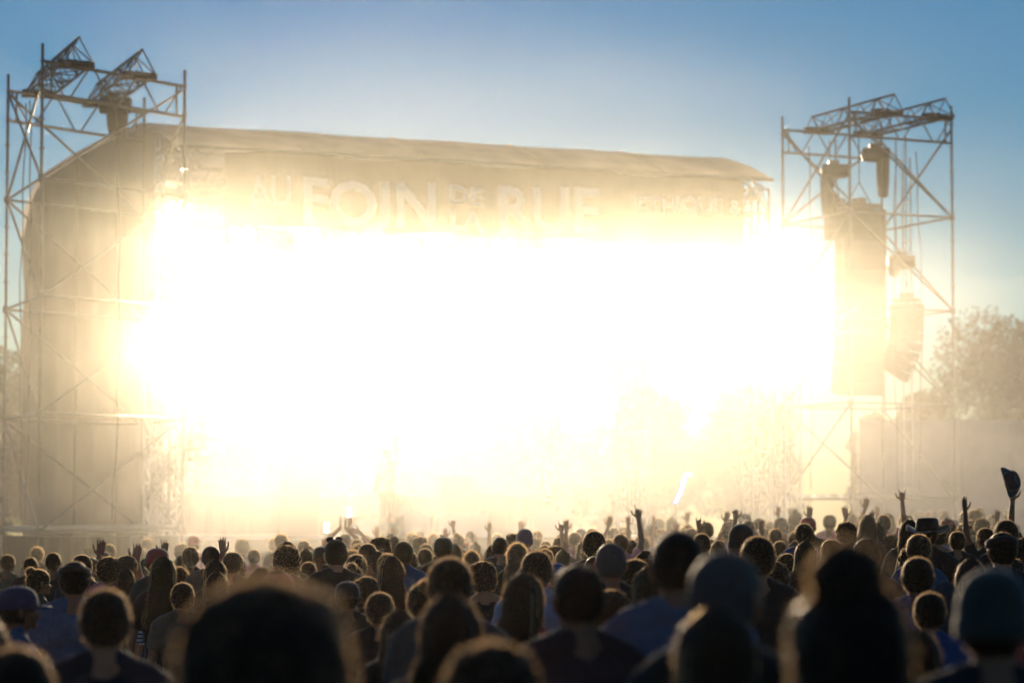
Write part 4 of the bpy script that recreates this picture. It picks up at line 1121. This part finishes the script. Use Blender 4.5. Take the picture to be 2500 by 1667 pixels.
 (2242, 1243, 29, 'curly', 'brown', 'grey', 'down', 0, None, {}), (2275, 1244, 30, 'curly', 'blond', 'grey', 'down', 0, None, {}), (2297, 1243, 30, 'curly', 'brown', 'grey', 'down', 0, None, {}), (2310, 1251, 34, 'bob', 'brown', 'grey', 'down', 0, None, {}),
 (2339, 1246, 30, 'short', 'dark', 'denim', 'down', 0, None, {}), (2385, 1240, 40, 'curly', 'blond', 'grey', 'down', 0, None, {}), (2405, 1235, 32, 'curly', 'brown', 'grey', 'down', 0, None, {}), (2464, 1242, 30, 'curly', 'brown', 'grey', 'down', 0, None, {}), (2430, 1252, 34, 'curly', 'dark', 'grey', 'down', 0, None, {}),
]
for (px, yt, W_, hr, hc, sh, po, rz, lb, ex) in L:
    ex = dict(ex); ex.pop('group', None)
    person(px, yt, W_, hr, hc, sh, po, rz, lb, **ex)

# raised arms: (hand x, hand top y, depth, pose, hair, shirt, mirror, label)
REACH = {'up': 2.14, 'point': 2.135, 'fist': 2.05, 'horn': 2.14, 'both': 2.14, 'mid': 1.93, 'clap': 2.08, 'wide': 2.05}
HX = {'up': .24, 'point': .2, 'fist': .23, 'horn': .24, 'both': .24, 'mid': .27, 'clap': 0.0, 'wide': .56}
A = [
 (250, 1305, 25, 'mid', 'short', 'grey', False, "person at left raising one dark open hand in front of the tower deck"),
 (332, 1308, 25, 'mid', 'curly', 'pink', False, "person in pink stretching an arm, between two open hands at left"),
 (384, 1307, 25, 'mid', 'short', 'purple', False, "person raising an open hand in front of the left lamp mast"),
 (517, 1304, 26, 'mid', 'short', 'grey', True, "person raising a hand above the long necked cropped head"),
 (835, 1254, 40, 'clap', 'short', 'pink', False, "person clapping hands overhead, beside a glowing phone at centre left"),
 (852, 1262, 41, 'fist', 'short', 'grey', True, "person lifting a glowing phone beside the clapping hands"),
 (797, 1300, 38, 'mid', 'short', 'grey', False, "person lifting a glowing phone left of the clapping hands"),
 (926, 1276, 42, 'mid', 'short', 'white', False, "far person with one hand up, first right of the nearly bald man"),
 (965, 1276, 42, 'mid', 'curly', 'white', True, "far person with one hand up, second right of the nearly bald man"),
 (1105, 1266, 41, 'fist', 'short', 'white', False, "far person with bright fist raised above the flat dark cap"),
 (1195, 1268, 42, 'both', 'short', 'white', False, "far person with both hands up left of the backward cap"),
 (1270, 1266, 41, 'fist', 'curly', 'white', True, "far person with fist raised directly above the backward cap"),
 (1368, 1262, 35, 'point', 'short', 'brown', False, "person lifting a forefinger between backward cap and tall black head"),
 (1385, 1262, 38, 'up', 'bob', 'white', True, "person with thin raised arm just right of the lifted forefinger"),
 (1495, 1245, 39, 'wide', 'short', 'pink', False, "person with arm flung out wide above the grey crew cut"),
 (1556, 1222, 32, 'point', 'short', 'pink', False, "person pointing one finger straight up, tallest raised arm near centre"),
 (1536, 1255, 41, 'both', 'short', 'pink', True, "far person with both hands up just left of the pointing finger"),
 (1600, 1250, 42, 'up', 'short', 'white', False, "far person with open hand up right of the pointing finger"),
 (1680, 1238, 42, 'both', 'bob', 'pink', False, "far person with both hands up above the tall denim shirted man"),
 (1707, 1250, 34, 'horn', 'short', 'brown', True, "person with bent arm and fingers up, right of the tall man's head"),
 (1783, 1234, 38, 'wide', 'short', 'pink', False, "person reaching an arm far out to the right near the dark cap"),
 (1800, 1243, 33, 'fist', 'short', 'brown', True, "person with raised fist behind the black beanie"),
 (1862, 1252, 36, 'mid', 'curly', 'pink', False, "person with thumb and hand up right of the dark cap"),
 (1904, 1226, 41, 'up', 'short', 'pink', False, "person raising pink arm in front of the right truss mast"),
 (1930, 1230, 43, 'up', 'curly', 'white', True, "person raising thin arm left of the hooded one"),
 (1979, 1224, 35, 'up', 'short', 'khaki', False, "person raising a spread hand right of the hooded one"),
 (2066, 1223, 38, 'mid', 'curly', 'pink', True, "person with bent raised arm under the right scaffold tower's left leg"),
 (2122, 1200, 40, 'wide', 'short', 'pink', False, "person with curved raised arm below the right tower's base bar"),
 (2130, 1238, 36, 'up', 'curly', 'pink', True, "person with lower open hand beneath the curved raised arm"),
 (2145, 1226, 43, 'up', 'short', 'pink', False, "far person with faint hand right of the curved raised arm"),
 (2206, 1178, 36, 'horn', 'short', 'pink', False, "person with highest straight arm, two fingers up, below the right tower"),
 (2350, 1204, 30, 'up', 'short', 'black', True, "person raising a dark open palm between right tower and hoarding"),
 (2446, 1230, 38, 'mid', 'curly', 'grey', False, "person raising a small hand left of the lifted hat's arm"),
 (2478, 1190, 30, 'fist', 'bob', 'black', True, "person at the right edge lifting a hat on a straight arm"),
]
HOLD = {}
for (px, yt, d, po, hr, sh, mir, lb) in A:
    P = at(px, yt, d); sgn = -1 if mir else 1
    s = None; g_ = gz(P.x, P.y)
    for _ in range(20):
        P = at(px, yt, d); g_ = gz(P.x, d); s = (P.z - g_) / REACH[po]
        if s < .86: d *= .97
        elif s > 1.08: d *= .97 if yt < 1240 else 1.03
        else: break
        d = max(18, min(50, d))
    s = max(.82, min(1.12, s))
    hx = P.x - sgn * HX[po] * s
    ppx = 1250 + hx / d * FPX
    ytop = 1240 - (gz(hx, d) + 1.762 * s - CAMZ) * FPX / d
    rz_ = 0 if 'phone' in lb or 'hat' in lb else PR.gauss(0, .4)
    hx = P.x - sgn * HX[po] * s * math.cos(rz_) + .1 * s * math.sin(rz_); ppx = 1250 + hx / d * FPX
    r = person(ppx, ytop, 30, hr, PR.choice(['dark', 'brown', 'brown']), sh, po, rz_, lb, d=d, mirror=mir)
    HOLD[(px, yt)] = (r, s, P, d)

# glowing phones and the lifted hat are things of their own
M['screen'] = mat("phone_screen_lit", (1, 1, 1), .3, emit=(1, .97, .9), estr=2.5)
for key, lab in (((852, 1262), "glowing phone held up beside the clapping hands"), ((797, 1300), "glowing phone held low left of the clapping hands")):
    r, s, P, d = HOLD[key]
    q = P + Vector((0, .0, .07))
    ph = empty("mobile_phone", q, label=lab, cat="phone", group="phones held up in the crowd")
    m = MB(); m.box((0, 0, 0), (.075, .01, .15)); m.build("shell", M['phone'], ph)
    m = MB(); m.box((0, -.0075, 0), (.069, .003, .14)); m.build("screen", M['screen'], ph)
r, s, P, d = HOLD[(2478, 1190)]
q = at(2468, 1184, d - .06)
hat = empty("felt_hat", q, label="dark brimmed felt hat lifted high at the right edge, seen from below", cat="hat")
hm2 = hat_mesh(.15).copy()
for v in hm2.vertices: v.co = v.co - HC
hh = link("felt_body", hm2, hat); hh.color = (.025, .03, .035, 1)
hh.rotation_mode = 'QUATERNION'; hh.rotation_quaternion = Vector((.72, -.60, .30)).to_track_quat('Z', 'Y'); hh.location = (-.03, 0, .03)

# fillers, front to back, kept only where their heads would be seen
sky_y = {}
def cover(px, y, W_):
    for c in range(int((px - W_ * .5) // 6), int((px + W_ * .5) // 6) + 1): sky_y[c] = min(sky_y.get(c, 1700), y + W_ * .1)
placed = [(p['x'], p['Y']) for p in PEOPLE]
FR = random.Random(5)
def front_depth(px):     # depth at which the crowd ends
    t = max(0, min(1, (px - 250) / 900)); return 27 + 18 * t ** .8
def top_line(px):        # the crowd's upper outline in the photograph
    pts = [(-100, 1350), (100, 1343), (400, 1332), (700, 1312), (1000, 1298), (1400, 1290), (1700, 1268), (2000, 1256), (2300, 1248), (2600, 1240)]
    for (a, b), (c, d_) in zip(pts, pts[1:]):
        if a <= px <= c: return b + (d_ - b) * (px - a) / (c - a)
    return 1300
cand = []; LISTED = list(PEOPLE)
dd = 11.0
while dd < 47:
    half = dd * 1330 / FPX; x = -half
    while x < half:
        cand.append((dd + FR.uniform(-.34, .34), x + FR.uniform(-.26, .26))); x += .52
    dd += .62
allp = sorted([(p['d'], 'p', p) for p in PEOPLE] + [(c[0], 'c', c) for c in cand], key=lambda t: t[0])
nfill = 0; LIMIT = 296 - len(PEOPLE)
kept = []
for d, kd, it in allp:
    if kd == 'p':
        cover(it['px'], it['y'], it['W']); continue
    x = it[1]; px = 1250 + x / d * FPX
    if d > front_depth(px): continue
    if any((x - a) ** 2 + (d - b) ** 2 < (.40 ** 2) for a, b in placed): continue
    s = max(.86, min(1.08, FR.gauss(.96, .055)))
    y = 1240 - (gz(x, d) + 1.765 * s - CAMZ) * FPX / d
    lim = top_line(px)
    if y < lim:
        s2 = ((1240 - lim) * d / FPX + CAMZ - gz(x, d)) / 1.765
        if s2 < .88: continue
        s = s2; y = lim + FR.uniform(0, 5)
    W_ = .2 * s * FPX / d
    cols = range(int((px - W_ * .35) // 6), int((px + W_ * .35) // 6) + 1)
    if any(p['d'] > d and abs(px - p['px']) < .30 * (W_ + p['W']) and y < p['y'] + p['W'] * (.75 if p['W'] > 40 or p['pose'] != 'down' else .4) for p in LISTED): continue
    vis = sum(1 for c in cols if sky_y.get(c, 1700) > y + W_ * .32) / max(1, len(cols))
    if vis < .3: continue
    kept.append((d, px, y, W_)); placed.append((x, d)); cover(px, y, W_)
# front ones first, as many as the budget allows
FR.shuffle(kept)
kept.sort(key=lambda t: -t[3])
print("fillers visible", len(kept), "limit", LIMIT)
for d, px, y, W_ in kept[:LIMIT]:
    hr = FR.choices(['short', 'curly', 'bob', 'long', 'spiky', 'cropped', 'bun', 'ponytail', 'long_curly'], [7, 5, 3, 3, 2, 2, 1.4, 1.4, 1.5])[0]
    wr = FR.choices([None, 'cap', 'beanie', 'hood'], [12, 1.2, .3, .2])[0]
    person(px, y, W_, hr, FR.choices(['black', 'dark', 'brown', 'blond', 'grey', 'ginger'], [2, 5, 5, 2, .6, .5])[0],
           FR.choice(['black', 'black', 'navy', 'grey', 'grey', 'white', 'khaki', 'green', 'maroon', 'denim', 'brown', 'brown', 'red', 'lightblue', 'khaki', 'black']), FR.choices(['down', 'front'], [3, 1])[0],
           FR.gauss(0, .25), None, d=d, wear=wr, wc=FR.choice(['black', 'navy', 'grey', 'red', 'khaki']) if wr else None, sleeve=FR.choices(['tee', 'long', 'tank'], [6, 2, 1])[0], mirror=FR.random() < .5)

# labels for those without one: look, then place, then order
def zone(px):
    for lim, nm in ((120, "at the left edge"), (420, "below the left scaffold tower"), (640, "below the stage's left corner"), (900, "below the letters FOIN, left part"), (1080, "below the letters FOIN, right part"),
                    (1230, "below the small DE LA letters"), (1480, "below the letters RUE"), (1700, "below the blue lit tube"), (1900, "below the stage's right corner"), (2100, "below the right tower's left half"), (2330, "below the right tower's right half")):
        if px < lim: return nm
    return "at the right edge"
def band(W_): return "far rows" if W_ < 37 else ("middle rows" if W_ < 55 else "near rows")
HN = dict(short="short %s hair", spiky="tufty %s hair", curly="curly %s hair", bushy="bushy %s hair", cropped="cropped %s hair", long="long straight %s hair", long_curly="long wavy %s hair", bob="%s bob haircut", bun="%s hair in a bun", ponytail="%s ponytail", bun_long="long %s hair with topknot")
CN = {'khaki': 'khaki', 'purple': 'violet'}
groups = {}
for p in PEOPLE:
    desc = ("%s %s" % (CN.get(p['wc'], p['wc']), p['wear'].replace('band', 'headband'))) if p['wear'] else HN[p['hair']] % {'dark': 'dark'}.get(p['hc'], p['hc'])
    key = (desc, band(p['W']), zone(p['px']))
    groups.setdefault(key, []).append(p)
ORD = ["leftmost", "second from left", "third from left", "fourth from left", "fifth from left", "sixth from left", "seventh from left", "eighth from left", "ninth from left", "tenth from left"]
for (desc, bd, zn), ps in groups.items():
    ps.sort(key=lambda p: p['px'])
    for i, p in enumerate(ps):
        p['o']["group"] = "audience standing in front of the stage"
        if not p['auto']: continue
        t = "person with %s, %s %s" % (desc, bd, zn)
        if len(ps) > 1: t += ", " + (ORD[i] if i < len(ps) - 1 or len(ps) > 3 else ("rightmost" if i else "leftmost"))
        p['o']["label"] = t

# the singer on the stage
M['bright_shirt'] = mat("singer_shirt", (.8, .8, .8), .8)
me_, info_, _ = body('point', False)
r = empty("person", deck_at(945, 57), .5, label="singer in white top and cap on the stage, arm raised, lost in glare", cat="person")
r.scale = (1, 1, 1)
sg = link("body", me_, r); sg.color = (.5, .3, .2, 1)
o = link("shirt", make_shirt(info_, 'tee', False), r); o.color = (.8, .8, .8, 1)
o = link("trousers", TROUS, r)
o = link("cap", WEAR['cap'][0], r); o.color = (.8, .8, .8, 1)
for s_ in (1, -1): link("shoe", SHOE[s_], r)
HAZE_D = .00004; HAZE_G = .92
SMOKES = [("smoke_bank", .0018, .80, (-.8, 44, 4.5), (14.5, 21, 4.7), .45, .25, 1.7, 3.2, (1, .98, .95)),
          ("low_smoke", .0042, .50, (.5, 47, 2.2), (21, 19, 6.0), .45, .55, 1.4, 3.5, (1, .97, .92)),
          ("smoke_veil", .00045, .86, (1.0, 57, 3.0), (31, 38, 13), .0, .95, 1.05, 1.0, (1, 1, 1))]
# ------------------------------------------------------------------ air
hm, hv = volume_mat("haze_air", (1, .95, .88), HAZE_D, HAZE_G)
hb = MB(); hb.box((0, 60, 6.0), (240, 220, 14.4))
haze = hb.build("haze", hm)
tag(haze, kind="stuff")
# smoke drifting out of the stage: one dense bank in front of it and under its roof, one thin veil round everything
def smoke_cloud(name, dens, g_, loc, scale, inner, lo, hi, nscale, col):
    sm, sv = volume_mat(name, col, dens, g_)
    n = sm.node_tree
    tc = n.nodes.new("ShaderNodeTexCoord")
    ln = n.nodes.new("ShaderNodeVectorMath"); ln.operation = 'LENGTH'
    n.links.new(tc.outputs["Object"], ln.inputs[0])
    mr = n.nodes.new("ShaderNodeMapRange"); mr.interpolation_type = 'SMOOTHERSTEP'
    mr.inputs[1].default_value = 1.0; mr.inputs[2].default_value = inner
    mr.inputs[3].default_value = 0.0; mr.inputs[4].default_value = 1.0
    n.links.new(ln.outputs["Value"], mr.inputs[0])
    nz = n.nodes.new("ShaderNodeTexNoise"); nz.inputs["Scale"].default_value = nscale; nz.inputs["Detail"].default_value = 3
    n.links.new(tc.outputs["Object"], nz.inputs["Vector"])
    mn = n.nodes.new("ShaderNodeMapRange"); mn.inputs[1].default_value = .35; mn.inputs[2].default_value = .65
    mn.inputs[3].default_value = lo; mn.inputs[4].default_value = hi
    n.links.new(nz.outputs[0], mn.inputs[0])
    ml = n.nodes.new("ShaderNodeMath"); ml.operation = 'MULTIPLY'
    n.links.new(mr.outputs[0], ml.inputs[0]); n.links.new(mn.outputs[0], ml.inputs[1])
    m2 = n.nodes.new("ShaderNodeMath"); m2.operation = 'MULTIPLY'; m2.inputs[1].default_value = dens
    n.links.new(ml.outputs[0], m2.inputs[0]); n.links.new(m2.outputs[0], sv.inputs["Density"])
    bmh = bmesh.new(); bmesh.ops.create_uvsphere(bmh, u_segments=24, v_segments=16, radius=1.0)
    me = bpy.data.meshes.new(name); bmh.to_mesh(me); bmh.free(); me.materials.append(sm)
    ob = link(name, me); ob.location = loc; ob.scale = scale
    return tag(ob, kind="stuff")
for a_ in SMOKES: smoke_cloud(*a_)
